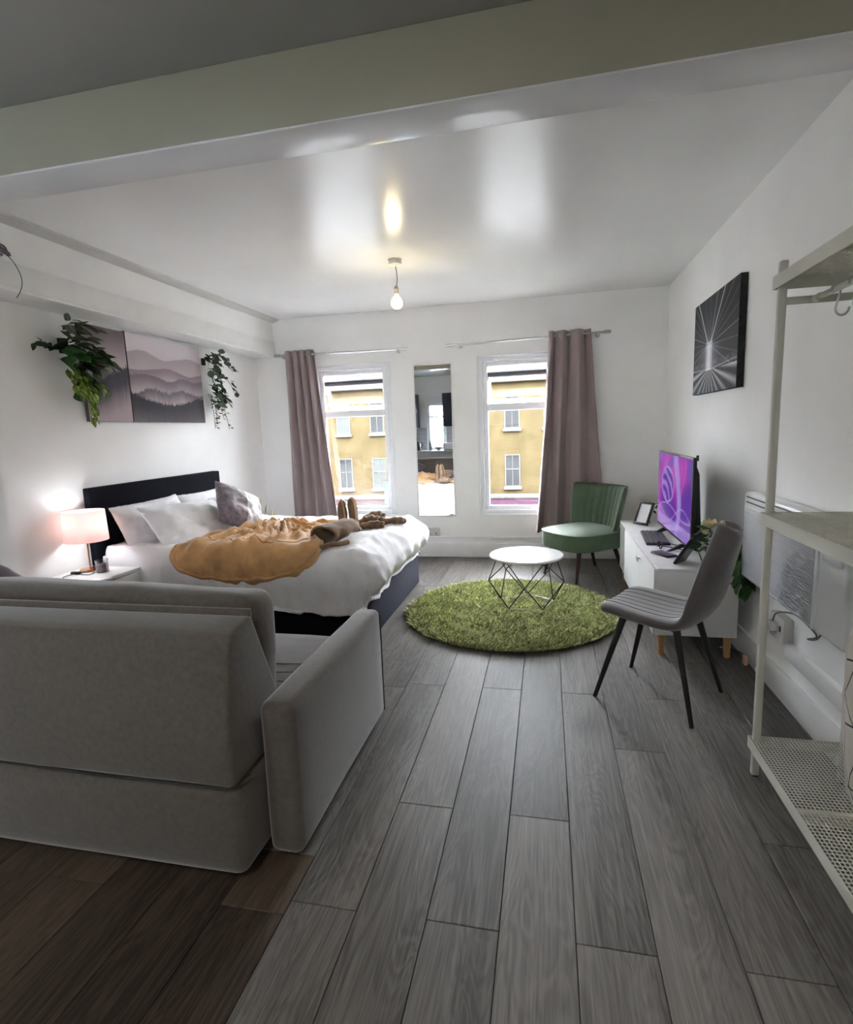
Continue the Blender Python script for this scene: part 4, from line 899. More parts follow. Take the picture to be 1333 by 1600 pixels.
strand(t, [(W_, 4.60, 1.92), (W_ + 0.05, 4.70, 1.88), (W_ + 0.06, 4.80, 1.82), (W_ + 0.06, 4.86, 1.74)], LBUR, 11, 0.045)
strand(t, [(W_, 4.58, 1.74), (W_ + 0.05, 4.68, 1.70), (W_ + 0.06, 4.76, 1.63)], LDRK, 9, 0.06, hang=0.9)
for y0, y1, z1, n in ((4.48, 4.50, 1.41, 18), (4.52, 4.54, 1.46, 14), (4.60, 4.66, 1.49, 14), (4.66, 4.73, 1.40, 12)):
    strand(t, [(W_ + 0.02, y0, 1.72), (W_ + 0.05, y0 + 0.01, 1.60), (W_ + 0.05, y1, z1)], LPAL if n < 15 else LEUC, n, 0.032, 0.02, 0.2)

# ================================================================== curtains, rods
CURT = mat('mauve_curtain', (0.32, 0.25, 0.25), 0.65, var=0.06, vscale=3, bump=0.08, bscale=300, sheen=0.4)
def curtain(label, top, bot, zt, zb, nf, amp, ycen, ph, rodobj, eye_us, flare=1.0, skew=None):
    t = thing('curtain', label, 'curtain', ((top[0] + top[1]) / 2, ycen, zb))
    def fn(u, v):
        k = v ** flare; uu = skew(u) if skew else u
        x = (top[0] + (top[1] - top[0]) * uu) * (1 - k) + (bot[0] + (bot[1] - bot[0]) * uu) * k
        a = amp[0] * (1 - v) + amp[1] * v
        y = ycen + a * (math.sin(2 * PI * nf * u + ph) + 0.25 * math.sin(2 * PI * nf * 2 * u + 1 + 2 * v)) + 0.006 * fbm(u * 6, v * 2.5, ph) * (0.5 + v)
        x += 0.010 * math.cos(2 * PI * nf * u + ph) * (1 - v) + 0.006 * fbm(u * 5, v * 3, ph + 2)
        z = zt + (zb - zt) * v
        return Vector((x, min(y, YF - 0.022), z))
    V = [fn(i / 110, j / 50) for i in range(111) for j in range(51)]
    o = obj_np('cloth', V, grid_faces(111, 51), CURT, t); md = o.modifiers.new('thickness', 'SOLIDIFY'); md.thickness = 0.003
    V = [fn(i / 110, 1 - 0.028 * j / 2) + Vector((0, -0.004, 0)) for i in range(111) for j in range(3)]
    o = obj_np('hem', V, grid_faces(111, 3), CURT, t); md = o.modifiers.new('thickness', 'SOLIDIFY'); md.thickness = 0.003
    for u in eye_us:
        p = fn(u, (zt - ZROD) / (zt - zb)); b = B()
        bmesh.ops.create_circle; tube(b, [p + Vector((0.018 * math.cos(0.9) * math.cos(q), 0.018 * math.sin(0.9) * math.cos(q), 0.024 * math.sin(q))) for q in [2 * PI * i / 16 for i in range(17)]], 0.004, 6); obj('eyelet', b, CHROME, t)
    return t
ZROD = 2.145; YROD = YF - 0.075
def rod_set(label, x0, x1, z0, z1, brs):
    t = thing('curtain_rod', label, 'curtain rod', ((x0 + x1) / 2, YF, z0))
    b = B(); rod(b, (x0, YROD, z0), (x1, YROD, z1), 0.0095); obj('pole', b, CHROME, t)
    for s, x, z in ((-1, x0, z0), (1, x1, z1)):
        b = B(); rod(b, (x, YROD, z), (x + s * 0.055, YROD, z), 0.016, n=16); rod(b, (x + s * 0.055, YROD, z), (x + s * 0.062, YROD, z), 0.016, 0.010, n=16); obj('finial', b, CHROME, t)
    for x in brs:
        z = z0 + (z1 - z0) * (x - x0) / (x1 - x0); b = B(); rod(b, (x, YROD, z), (x, YF - 0.008, z - 0.012), 0.006); rod(b, (x, YF - 0.012, z - 0.012), (x, YF, z - 0.012), 0.022, n=16); box(b, x - 0.008, x + 0.008, YROD - 0.012, YROD + 0.012, z - 0.028, z + 0.012, 0.003); obj('bracket', b, CHROME, t)
    return t
rod_set('steel curtain rod above the window behind the bed', -2.73, -1.40, 2.150, 2.132, (-1.46, -2.70))
rod_set('steel curtain rod above the window left of the armchair', -0.90, 0.52, 2.134, 2.157, (-0.83, 0.47))
curtain('mauve eyelet curtain hanging behind the bed pillows', (-2.69, -2.335), (-2.71, -2.17), 2.19, 0.28, 4.5, (0.032, 0.045), YROD, 0.6, None, (0.06, 0.28, 0.5, 0.72, 0.95), 1.1)
curtain('mauve eyelet curtain flaring out behind the green armchair', (0.035, 0.415), (-0.10, 0.56), 2.195, 0.285, 3.0, (0.038, 0.055), YROD, 3.7, None, (0.03, 0.2, 0.38, 0.58, 0.80, 0.95), 1.2, lambda u: u ** 1.35)

# ================================================================== mirror, pendant, sockets
t = thing('wall_mirror', 'narrow tall mirror in a thin white frame between the two windows', 'mirror', (-1.117, YF, 0.43))
b = B(); hollow(b, -1.318, -0.918, 0.428, 1.98, 0.012, YF - 0.020, YF - 0.001, 0.002); obj('frame', b, TRIM, t)
b = B(); box(b, -1.308, -0.928, YF - 0.012, YF - 0.002, 0.438, 1.97); obj('glass', b, mat('mirror_silver', (0.90, 0.91, 0.91), 0.01, 1.0, var=0.001), t, smooth=False)
PX, PY = -1.045, 3.955
WPL = mat('white_plastic', (0.72, 0.71, 0.68), 0.4)
t = thing('pendant_light', 'bare lit bulb hanging from a white ceiling rose', 'lamp', (PX, PY, ZC))
b = B(); lathe(b, [(0, 0), (0.050, 0), (0.050, -0.008), (0.046, -0.012), (0.046, -0.034), (0.03, -0.043), (0.008, -0.046), (0, -0.046)], (PX, PY, ZC), 32); obj('ceiling_rose', b, WPL, t)
b = B(); tube(b, spline([(PX, PY, ZC - 0.04), (PX + 0.008, PY, ZC - 0.09), (PX + 0.010, PY, ZC - 0.14), (PX + 0.002, PY, ZC - 0.185)]), 0.0035, 8); obj('cord', b, mat('grey_flex', (0.35, 0.35, 0.35), 0.5), t)
b = B(); lathe(b, [(0.004, -0.178), (0.010, -0.180), (0.017, -0.197), (0.018, -0.205), (0.016, -0.207), (0.0165, -0.235), (0.014, -0.237), (0, -0.237)], (PX, PY, ZC), 20); obj('bulb_holder', b, mat('bulb_holder', (0.45, 0.38, 0.33), 0.4), t)
BG = bpy.data.materials.new('lit_pendant_bulb'); BG.use_nodes = True; p = BG.node_tree.nodes['Principled BSDF']; p.inputs['Emission Color'].default_value = (1.0, 0.82, 0.46, 1); p.inputs['Emission Strength'].default_value = 34
b = B(); lathe(b, [(0, -0.238), (0.013, -0.238), (0.014, -0.250), (0.030, -0.266), (0.041, -0.290), (0.039, -0.312), (0.024, -0.330), (0, -0.336)], (PX, PY, ZC), 24); obj('bulb', b, BG, t)
SOCK = mat('socket_plastic', (0.62, 0.60, 0.58), 0.35)
t = thing('wall_socket', 'double socket low on the wall between the bed foot and the mirror', 'socket', (-1.165, YF, 0.21))
b = B(); box(b, -1.238, -1.092, YF - 0.030, YF, 0.224, 0.310, 0.004); obj('plate', b, SOCK, t)
for x in (-1.20, -1.13):
    b = B(); box(b, x - 0.004, x + 0.004, YF - 0.033, YF - 0.029, 0.245, 0.262); box(b, x - 0.014, x - 0.007, YF - 0.0325, YF - 0.029, 0.232, 0.238); box(b, x + 0.007, x + 0.014, YF - 0.0325, YF - 0.029, 0.232, 0.238); obj('socket_holes', b, DARKP, t)
    b = B(); box(b, x + 0.02, x + 0.032, YF - 0.035, YF - 0.029, 0.278, 0.298, 0.002); obj('switch', b, SOCK, t)
t = thing('wall_socket', 'grey socket box with a plug below the wall heater', 'socket', (XR, 2.72, 0.3))
b = B(); box(b, XR - 0.045, XR, 2.645, 2.80, 0.30, 0.415, 0.006); obj('box', b, SOCK, t)
b = B(); box(b, XR - 0.078, XR - 0.045, 2.70, 2.75, 0.34, 0.385, 0.008); obj('plug', b, SOCK, t)
for y in (2.67, 2.765):
    b = B(); box(b, XR - 0.0475, XR - 0.0445, y, y + 0.015, 0.35, 0.375); obj('switch', b, DARKP, t)

# ================================================================== shag rug
RC, RR = (-0.265, 3.83), 0.755
RUGB = mat('rug_backing', (0.14, 0.18, 0.05), 0.95)
def pile_mat():
    m = mat('green_shag', (0.20, 0.265, 0.055), 0.85, sheen=0.3); nt = m.node_tree; p = nt.nodes['Principled BSDF']
    a = node(nt, 'ShaderNodeAttribute', attribute_name='tuft'); nt.links.new(a.outputs['Color'], p.inputs['Base Color']); return m
t = thing('rug', 'round green shag rug under the coffee table', 'rug', (RC[0], RC[1], 0))
b = B(); lathe(b, [(0, 0), (RR - 0.03, 0), (RR - 0.022, 0.005), (RR - 0.03, 0.012), (0, 0.012)], (RC[0], RC[1], 0), 64); obj('backing', b, RUGB, t)
g = np.random.default_rng(5); N = 34000
rr = RR * np.sqrt(g.random(N)) * 0.985; an = g.random(N) * 2 * PI
bx, by = RC[0] + rr * np.cos(an), RC[1] + rr * np.sin(an)
ln = 0.020 + 0.018 * g.random(N) + 0.008 * np.clip((rr / RR - 0.6) / 0.3, 0, 1); edge = np.clip((rr / RR - 0.93) / 0.07, 0, 1)
cl = 0.6 * np.sin(bx * 23 + 3 * np.sin(by * 17)) + 0.6 * np.cos(by * 27 + 2 * np.sin(bx * 19))
la = g.normal(0, 1, N) * 0.9 + cl * 2.2; lean = 0.014 + 0.030 * g.random(N)
tx = bx + lean * np.cos(la) + edge * 0.018 * np.cos(an); ty = by + lean * np.sin(la) + edge * 0.018 * np.sin(an)
tz = np.maximum(0.012, 0.010 + ln * (1 - 0.45 * edge)); pw = 0.0056
sa = g.random(N) * 2 * PI; ux, uy = np.cos(sa) * pw, np.sin(sa) * pw
mx_, my_ = (bx * 0.55 + tx * 0.45), (by * 0.55 + ty * 0.45); mz = tz * 0.72
Vv = np.empty((N, 5, 3)); z0 = np.full(N, 0.010)
Vv[:, 0] = np.stack([bx - ux, by - uy, z0], 1); Vv[:, 1] = np.stack([bx + ux, by + uy, z0], 1)
Vv[:, 2] = np.stack([mx_ + ux, my_ + uy, mz], 1); Vv[:, 3] = np.stack([mx_ - ux, my_ - uy, mz], 1); Vv[:, 4] = np.stack([tx, ty, tz], 1)
Vv[:, :, 0] -= RC[0]; Vv[:, :, 1] -= RC[1]
me = bpy.data.meshes.new('pile'); me.vertices.add(N * 5); me.vertices.foreach_set('co', Vv.reshape(-1))
base = np.arange(N)[:, None] * 5
li = np.concatenate([base + 0, base + 1, base + 2, base + 3, base + 3, base + 2, base + 4], 1).reshape(-1)
me.loops.add(len(li)); me.loops.foreach_set('vertex_index', li.astype(np.int32)); me.polygons.add(N * 2)
ls = np.stack([np.arange(N) * 7, np.arange(N) * 7 + 4], 1).reshape(-1); me.polygons.foreach_set('loop_start', ls.astype(np.int32)); me.update(calc_edges=True); me.validate()
cc = np.ones((N, 5, 4)); bright = 0.45 + 1.0 * g.random(N); yel = g.random(N)
base_c = np.stack([0.43 + 0.18 * yel, 0.48 + 0.14 * yel, 0.19 + 0.15 * yel], 1) * bright[:, None]
cc[:, :, :3] = base_c[:, None, :]
at = me.color_attributes.new('tuft', 'FLOAT_COLOR', 'POINT'); at.data.foreach_set('color', cc.reshape(-1)); me.materials.append(pile_mat())
o = bpy.data.objects.new('pile', me); COL.objects.link(o); o.parent = t; tag(o, kind='stuff')

# ================================================================== coffee table
TC = (-0.150, 3.955); TB = 0.032
t = thing('coffee_table', 'round white coffee table on a black geometric wire base', 'table', (TC[0], TC[1], TB))
b = B(); lathe(b, [(0, 0.383), (0.258, 0.383), (0.266, 0.388), (0.268, 0.396), (0.264, 0.402), (0.25, 0.404), (0, 0.404)], (TC[0], TC[1], 0), 64); obj('tabletop', b, mat('white_gloss_top', (0.84, 0.84, 0.84), 0.18), t)
def pent(r, a0, z): return [Vector((TC[0] + r * math.cos(a0 + k * 2 * PI / 5), TC[1] + r * math.sin(a0 + k * 2 * PI / 5), z)) for k in range(5)]
A0 = -PI / 2 - PI / 5
BOT, TOP, WST = pent(0.204, A0, TB + 0.004), pent(0.222, A0, 0.379), pent(0.282, A0 + PI / 5, 0.225)
for k in range(5):
    for a, c in ((WST[k], BOT[k]), (WST[k], BOT[(k + 1) % 5]), (WST[k], TOP[k]), (WST[k], TOP[(k + 1) % 5])):
        b = B(); rod(b, a, c, 0.0042, n=8); obj('wire', b, BLACKM, t)
    b = B(); rod(b, BOT[k], BOT[(k + 1) % 5], 0.004, n=8); obj('base_wire', b, CHROME, t)
b = B(); tube(b, [(TC[0] + 0.225 * math.cos(q), TC[1] + 0.225 * math.sin(q), 0.3785) for q in [2 * PI * i / 48 for i in range(49)]], 0.0045, 8); obj('top_ring', b, BLACKM, t)

# ================================================================== green slipper armchair (local: faces -y)
GRN = mat('green_velvet', (0.066, 0.110, 0.056), 0.62, var=0.16, vscale=9, bump=0.08, bscale=350, sheen=0.35)
t = thing('armchair', 'green velvet slipper armchair with a channelled back by the curtain', 'chair', (0.315, 4.90, 0), math.radians(-50.7))
def seat_plan(u, k=1.0):
    # rounded seat outline, bowed front
    return u
def seat_fn():
    b = B(); n = 40; rings = []
    def outline(r):
        pts = []
        for i in range(n):
            a = 2 * PI * i / n; c, s = math.cos(a), math.sin(a); e = 0.45
            x = 0.285 * r * math.copysign(abs(c) ** e, c); y = 0.285 * r * math.copysign(abs(s) ** e, s)
            if s < 0: y -= 0.045 * (1 - (x / 0.285) ** 2) * r
            pts.append((x, y))
        return pts
    for z, r in ((0.272, 0.90), (0.268, 0.975), (0.280, 1.0), (0.34, 1.012), (0.405, 1.0), (0.412, 0.99), (0.416, 0.96), (0.430, 0.82), (0.440, 0.55), (0.444, 0.25)):
        rings.append([b.verts.new((x, y, z)) for x, y in outline(r)])
    for a, c in zip(rings[:-1], rings[1:]):
        for k in range(n): b.faces.new((a[k], a[(k + 1) % n], c[(k + 1) % n], c[k]))
    b.faces.new(rings[0][::-1]); b.faces.new(rings[-1]); return b, outline
b, outl = seat_fn(); o = obj('seat', b, GRN, t, local=True, ang=180); md = o.modifiers.new('smooth', 'SUBSURF'); md.levels = 1; md.render_levels = 1
b = B(); P = outl(1.008); tube(b, [(x, y, 0.409) for x, y in P + P[:1]], 0.005, 6); obj('welt', b, GRN, t, local=True)
def back_pt(u, v, side):
    # u -1..1 across, v 0..1 up; side 0 = front face, 1 = rear face
    hw = 0.245 + 0.065 * v; th = u * 1.0
    x = hw * math.sin(th) / math.sin(1.0); y = 0.240 + 0.06 * v + 0.02 * v * v - 0.150 * (1 - math.cos(th)) / (1 - math.cos(1.0))
    z = 0.30 + 0.475 * v + 0.012 * u * u * v * v
    e = (max(0, 1 - abs(u) ** 8)) ** 0.5 * (max(0, 1 - max(0, (v - 0.90) / 0.10) ** 2)) ** 0.5
    if side == 0:
        rib = 0
        if abs(u) < 0.74: rib = 0.014 * abs(math.sin((u + 0.74) / 1.48 * PI * 8)) ** 0.6 - 0.008
        y -= (0.045 + rib) * (0.40 + 0.60 * e) * (0.9 - 0.15 * v)
    else: y += 0.038 * (0.40 + 0.60 * e)
    return Vector((x, y, z))
V = []; nu, nv = 97, 22
for s in (0, 1):
    for i in range(nu):
        for j in range(nv): V.append(back_pt(-1 + 2 * i / (nu - 1), j / (nv - 1), s))
F = grid_faces(nu, nv, 0) + [f[::-1] for f in grid_faces(nu, nv, nu * nv)]
rim = [(i, 0) for i in range(nu)] + [(nu - 1, j) for j in range(1, nv)] + [(i, nv - 1) for i in range(nu - 2, -1, -1)] + [(0, j) for j in range(nv - 2, 0, -1)]
for a, c in zip(rim, rim[1:] + rim[:1]):
    p_, q_ = a[0] * nv + a[1], c[0] * nv + c[1]; F.append((q_, p_, p_ + nu * nv, q_ + nu * nv))
obj_np('backrest', V, F, GRN, t, local=True)
b = B(); tube(b, [back_pt(-1 + 2 * i / 40, 1.0, 0) + Vector((0, 0.03, 0.004)) for i in range(41)], 0.006, 6); obj('back_welt', b, GRN, t, local=True)
RED = mat('mahogany_leg', (0.050, 0.012, 0.010), 0.35)
for x, y in ((0.195, -0.255), (-0.195, -0.255), (0.165, 0.265), (-0.165, 0.265)):
    b = B(); rod(b, (x * 1.06, y * 1.05 + (0.03 if y > 0 else 0), 0), (x * 0.88, y * 0.80, 0.275), 0.011, 0.021, 14); obj('leg', b, RED, t, local=True)

# ================================================================== dining chair (local: faces -y)
CHV = mat('charcoal_velvet', (0.112, 0.096, 0.094), 0.7, var=0.18, vscale=8, bump=0.08, bscale=350, sheen=0.6)
t = thing('dining_chair', 'grey velvet bucket chair with black metal legs beside the white sideboard', 'chair', (0.53, 2.69, 0), math.radians(-121.3))
PROF = spline([(-0.235, 0.432), (-0.225, 0.458), (-0.17, 0.468), (-0.05, 0.456), (0.08, 0.448), (0.155, 0.468), (0.20, 0.530), (0.226, 0.62), (0.250, 0.72), (0.272, 0.80), (0.290, 0.865)] and [Vector((0, y, z)) for y, z in ((-0.235, 0.432), (-0.225, 0.458), (-0.17, 0.468), (-0.05, 0.456), (0.08, 0.448), (0.155, 0.468), (0.20, 0.530), (0.226, 0.62), (0.250, 0.72), (0.272, 0.80), (0.290, 0.865))], 4)
WID = [0.160, 0.190, 0.210, 0.222, 0.228, 0.226, 0.216, 0.200, 0.168, 0.112, 0.030]
NP = len(PROF)
def shell(u, s):
    f = s * (NP - 1); i = min(int(f), NP - 2); p = PROF[i].lerp(PROF[i + 1], f - i)
    g_ = s * 10; k = min(int(g_), 9); w_ = WID[k] + (WID[k + 1] - WID[k]) * (g_ - k)
    x = w_ * u; up = max(0, min(1, (s - 0.42) / 0.2)); cup = abs(u) ** 2.4
    return Vector((x, p.y - up * 0.050 * cup, p.z + (1 - up) * 0.020 * cup + up * 0.012 * cup * (1 - up)))
nu, nv = 25, 45; SHW = {}
def shell_n(u, s_):
    e = 0.004; a_ = shell(min(1, u + e), s_) - shell(max(-1, u - e), s_); c_ = shell(u, min(1, s_ + e)) - shell(u, max(0, s_ - e)); return a_.cross(c_).normalized()
V = []
for side in (0, 1):
    for i in range(nu):
        for j in range(nv):
            u, q = -1 + 2 * i / (nu - 1), j / (nv - 1)
            k = (1 - abs(u) ** 6) ** 0.5 * (1 - abs(2 * q - 1) ** 14) ** 0.5      # rounds the rim
            V.append(shell(u, q) - shell_n(u, q) * (0.030 + (-0.030 if side == 0 else 0.028) * k))
F = grid_faces(nu, nv, 0) + [f[::-1] for f in grid_faces(nu, nv, nu * nv)]
rim = [(i, 0) for i in range(nu)] + [(nu - 1, j) for j in range(1, nv)] + [(i, nv - 1) for i in range(nu - 2, -1, -1)] + [(0, j) for j in range(nv - 2, 0, -1)]
for a, c in zip(rim, rim[1:] + rim[:1]):
    p_, q_ = a[0] * nv + a[1], c[0] * nv + c[1]; F.append((q_, p_, p_ + nu * nv, q_ + nu * nv))
bb_ = bmesh.new(); vv_ = [bb_.verts.new(v) for v in V]
for f in F: bb_.faces.new([vv_[k] for k in f])
bmesh.ops.remove_doubles(bb_, verts=bb_.verts, dist=0.0008)
o = obj('seat_shell', bb_, CHV, t, local=True, ang=180); md = o.modifiers.new('soft', 'SUBSURF'); md.levels = 1; md.render_levels = 1
for u in (-0.62, -0.37, -0.12, 0.12, 0.37, 0.62):
    b = B(); tube(b, [shell(u, 0.12 + 0.40 * k / 20) + Vector((0, 0, -0.0010)) for k in range(21)], 0.0026, 6); obj('stitch_line', b, mat('stitch', (0.074, 0.065, 0.064), 0.9) if u == -0.62 else bpy.data.materials['stitch'], t, local=True)
b = B(); box(b, -0.14, 0.14, -0.14, -0.11, 0.388, 0.402, 0.003); box(b, -0.14, 0.14, 0.10, 0.13, 0.388, 0.402, 0.003); box(b, -0.015, 0.015, -0.12, 0.11, 0.388, 0.402, 0.003); obj('under_frame', b, BLACKM, t, local=True)
for sx_, sy_ in ((1, -1), (-1, -1), (1, 1), (-1, 1)):
    b = B(); rod(b, (0.212 * sx_, 0.226 * sy_, 0.0), (0.135 * sx_, 0.122 * sy_, 0.408), 0.0095, 0.017, 16); obj('leg', b, BLACKM, t, local=True)

# ================================================================== white sideboard and what stands on it
t = thing('sideboard', 'low white television sideboard on short wooden legs by the right wall', 'sideboard', (0.81, 3.955, 0.125))
SX0, SX1, SY0, SY1, SZ0, SZ1 = 0.603, 1.022, 3.16, 4.75, 0.125, 0.515
b = B(); box(b, SX0, SX1, SY0 - 0.002, SY1 + 0.002, SZ1 - 0.018, SZ1, 0.002); obj('top', b, WHITEL, t)
b = B(); box(b, SX0, SX1, SY0, SY1, SZ0, SZ0 + 0.018, 0.002); obj('bottom', b, WHITEL, t)
for y in (SY0, 4.335, SY1 - 0.018):
    b = B(); box(b, SX0, SX1, y, y + 0.018, SZ0 + 0.018, SZ1 - 0.018, 0.001); sp_ = obj('side_panel', b, WHITEL, t)
b = B()
for z in (0.22, 0.28, 0.34, 0.40):
    for x in (0.68, 0.93): rod(b, (x, SY1 - 0.0185, z), (x, SY1 - 0.020, z), 0.004, n=8); rod(b, (x, 4.3345, z), (x, 4.334, z), 0.004, n=8)
obj('shelf_pin_holes', b, mat('pin_hole', (0.2, 0.2, 0.2), 0.8), sp_)
b = B(); box(b, SX1 - 0.008, SX1 - 0.002, SY0 + 0.018, SY1 - 0.018, SZ0 + 0.018, SZ1 - 0.018); obj('back_panel', b, WHITEL, t)
b = B(); box(b, SX0 - 0.018, SX0 - 0.001, SY0 + 0.002, 4.345, SZ0 + 0.003, SZ1 - 0.004, 0.002); d = obj('drawer', b, WHITEL, t)
b = B(); box(b, SX0 - 0.035, SX0 - 0.017, 3.61, 3.68, 0.462, 0.468, 0.001); box(b, SX0 - 0.037, SX0 - 0.033, 3.61, 3.68, 0.440, 0.468, 0.001); obj('handle', b, CHROME, d)
for x in (0.638, 0.985):
    for y in (3.195, 4.71):
        b = B(); rod(b, (x, y, 0), (x, y, 0.126), 0.0165, 0.021, 18); obj('leg', b, OAK, t)
# television
def screen_art(u, v):
    n1 = noise.noise(Vector((u * 2.6, v * 1.9, 1.0))); n2 = noise.noise(Vector((u * 4 + n1 * 2, v * 2.4, 5.0)))
    c = mixc((0.10, 0.012, 0.33), (0.48, 0.05, 0.46), sstep(-0.35, 0.45, n1 + 0.5 * (0.5 - u)))
    c = mixc(c, (0.05, 0.07, 0.42), sstep(0.05, 0.5, n2) * 0.8 * sstep(0.5, 1.0, v))
    e = math.hypot((u - 0.33) / 0.20, (v - 0.60) / 0.24)
    if e < 1.0:
        s = math.sin((math.hypot(u - 0.20, (v - 0.36) * 0.8)) * 55 + 2 * n2); c = mixc((0.34, 0.15, 0.60), (0.09, 0.02, 0.30), sstep(-0.4, 0.6, s))
        if e > 0.92: c = (0.50, 0.35, 0.70)
    bx_ = 0.62 + 0.07 * math.sin(v * 4.2); k = max(0, 1 - abs(u - bx_) / (0.06 + 0.05 * v)); c = mixc(c, (0.38, 0.28, 0.72), 0.85 * sstep(0, 0.7, k))
    for a, f, p0 in ((0.10, 5, 0.2), (0.06, 8, 1.7)):
        yv = 0.20 + 0.10 * math.sin(u * f + p0) + a * 3 * u * 0.5; c = mixc(c, (0.62, 0.42, 0.85), 0.7 * max(0, 1 - abs(v - yv) / 0.014))
    xr_ = 0.80 + 0.05 * math.sin(v * 9); c = mixc(c, (0.78, 0.10, 0.50), 0.8 * max(0, 1 - abs(u - xr_) / 0.02) * sstep(0.5, 0.6, v))
    if v < 0.16: c = mixc(c, (0.40, 0.28, 0.70), 0.55)
    return c
t = thing('television', 'flat television with a purple and pink abstract screen on the sideboard', 'television', (0.83, 3.875, SZ1))
T0, T1, TZ0, TZ1, TX = 3.385, 4.365, 0.565, 1.112, 0.822
b = B(); box(b, TX, TX + 0.022, T0, T1, TZ0, TZ1, 0.004); obj('bezel', b, DARKP, t)
b = B(); prism(b, [(TX + 0.02, TZ0 + 0.02), (TX + 0.02, TZ1 - 0.03), (TX + 0.045, TZ1 - 0.10), (TX + 0.058, TZ0 + 0.16), (TX + 0.058, TZ0 + 0.03)], 'y', T0 + 0.02, T1 - 0.02, 0.01, 3); obj('rear_housing', b, DARKP, t)
SCR = vcol_mat('lit_screen', 0.2, 0.42)
print_sheet('screen', (TX - 0.0008, T1 - 0.012, TZ0 + 0.018), (0, -(T1 - T0 - 0.024), 0), (0, 0, TZ1 - TZ0 - 0.030), 130, 80, screen_art, SCR, t)
for y in (3.60, 4.15):
    b = B(); prism(b, [(TX - 0.085, SZ1), (TX - 0.07, SZ1 + 0.008), (TX + 0.008, TZ0 + 0.006), (TX + 0.03, TZ0 + 0.006), (TX + 0.10, SZ1 + 0.008), (TX + 0.115, SZ1), (TX + 0.095, SZ1), (TX + 0.02, SZ1 + 0.03), (TX - 0.065, SZ1)], 'y', y - 0.012, y + 0.012); obj('foot', b, DARKP, t)
b = B(); rod(b, (TX + 0.03, T0 + 0.03, TZ1 - 0.02), (TX + 0.03, T0 + 0.03, TZ1 + 0.012), 0.008, n=10); obj('camera_clip', b, DARKP, t)
t = thing('keyboard', 'black computer keyboard lying in front of the television', 'keyboard', (0.735, 3.97, SZ1), 0.0)
M = Matrix.Translation((0.735, 3.985, SZ1)) @ Matrix.Rotation(math.radians(-4), 4, 'Z')
b = B(); box(b, -0.075, 0.075, -0.22, 0.22, 0, 0.014, 0.004); b.transform(M); obj('body', b, DARKP, t)
KEY = mat('key_cap', (0.035, 0.037, 0.042), 0.4); kme = None
for r in range(5):
    for c in range(15):
        if kme is None:
            b = B(); box(b, -0.0115, 0.0115, -0.0120, 0.0120, 0, 0.007, 0.002, 1); kme = bpy.data.meshes.new('key'); b.to_mesh(kme); b.free(); kme.materials.append(KEY)
        o = bpy.data.objects.new('key', kme); COL.objects.link(o); o.parent = t
        o.matrix_local = root_inv(t) @ M @ Matrix.Translation((-0.056 + 0.028 * r, -0.200 + 0.0286 * c, 0.013))
t = thing('sunglasses', 'dark framed glasses lying beside the keyboard', 'glasses', (0.725, 3.70, SZ1))
b = B()
for s in (-1, 1): tube(b, [(0.715 + 0.006 * math.sin(q), 3.695 + s * 0.036 + 0.030 * math.cos(q), SZ1 + 0.022 + 0.018 * math.sin(q)) for q in [2 * PI * i / 20 for i in range(21)]], 0.0035, 6)
tube(b, [(0.715, 3.689, SZ1 + 0.028), (0.712, 3.695, SZ1 + 0.031), (0.715, 3.701, SZ1 + 0.028)], 0.003, 6); obj('frame', b, DARKP, t)
for s in (-1, 1):
    b = B(); tube(b, spline([(0.716, 3.695 + s * 0.066, SZ1 + 0.026), (0.77, 3.695 + s * 0.066, SZ1 + 0.018), (0.835, 3.695 + s * 0.060, SZ1 + 0.004)]), 0.003, 6); obj('temple', b, DARKP, t)
t = thing('phone_case', 'dark folded phone case lying near the front edge of the sideboard', 'phone', (0.70, 3.49, SZ1))
M = Matrix.Translation((0.70, 3.49, SZ1)) @ Matrix.Rotation(math.radians(28), 4, 'Z')
b = B(); box(b, -0.04, 0.04, -0.075, 0.075, 0, 0.010, 0.004); b.transform(M); obj('case', b, mat('dark_leather', (0.030, 0.026, 0.032), 0.45), t)
b = B(); box(b, -0.037, 0.037, -0.073, 0.073, 0.010, 0.014, 0.002); b.transform(M); obj('cover', b, mat('plum_leather', (0.045, 0.03, 0.055), 0.4), t)
PAPER = mat('white_paper', (0.78, 0.78, 0.80), 0.6)
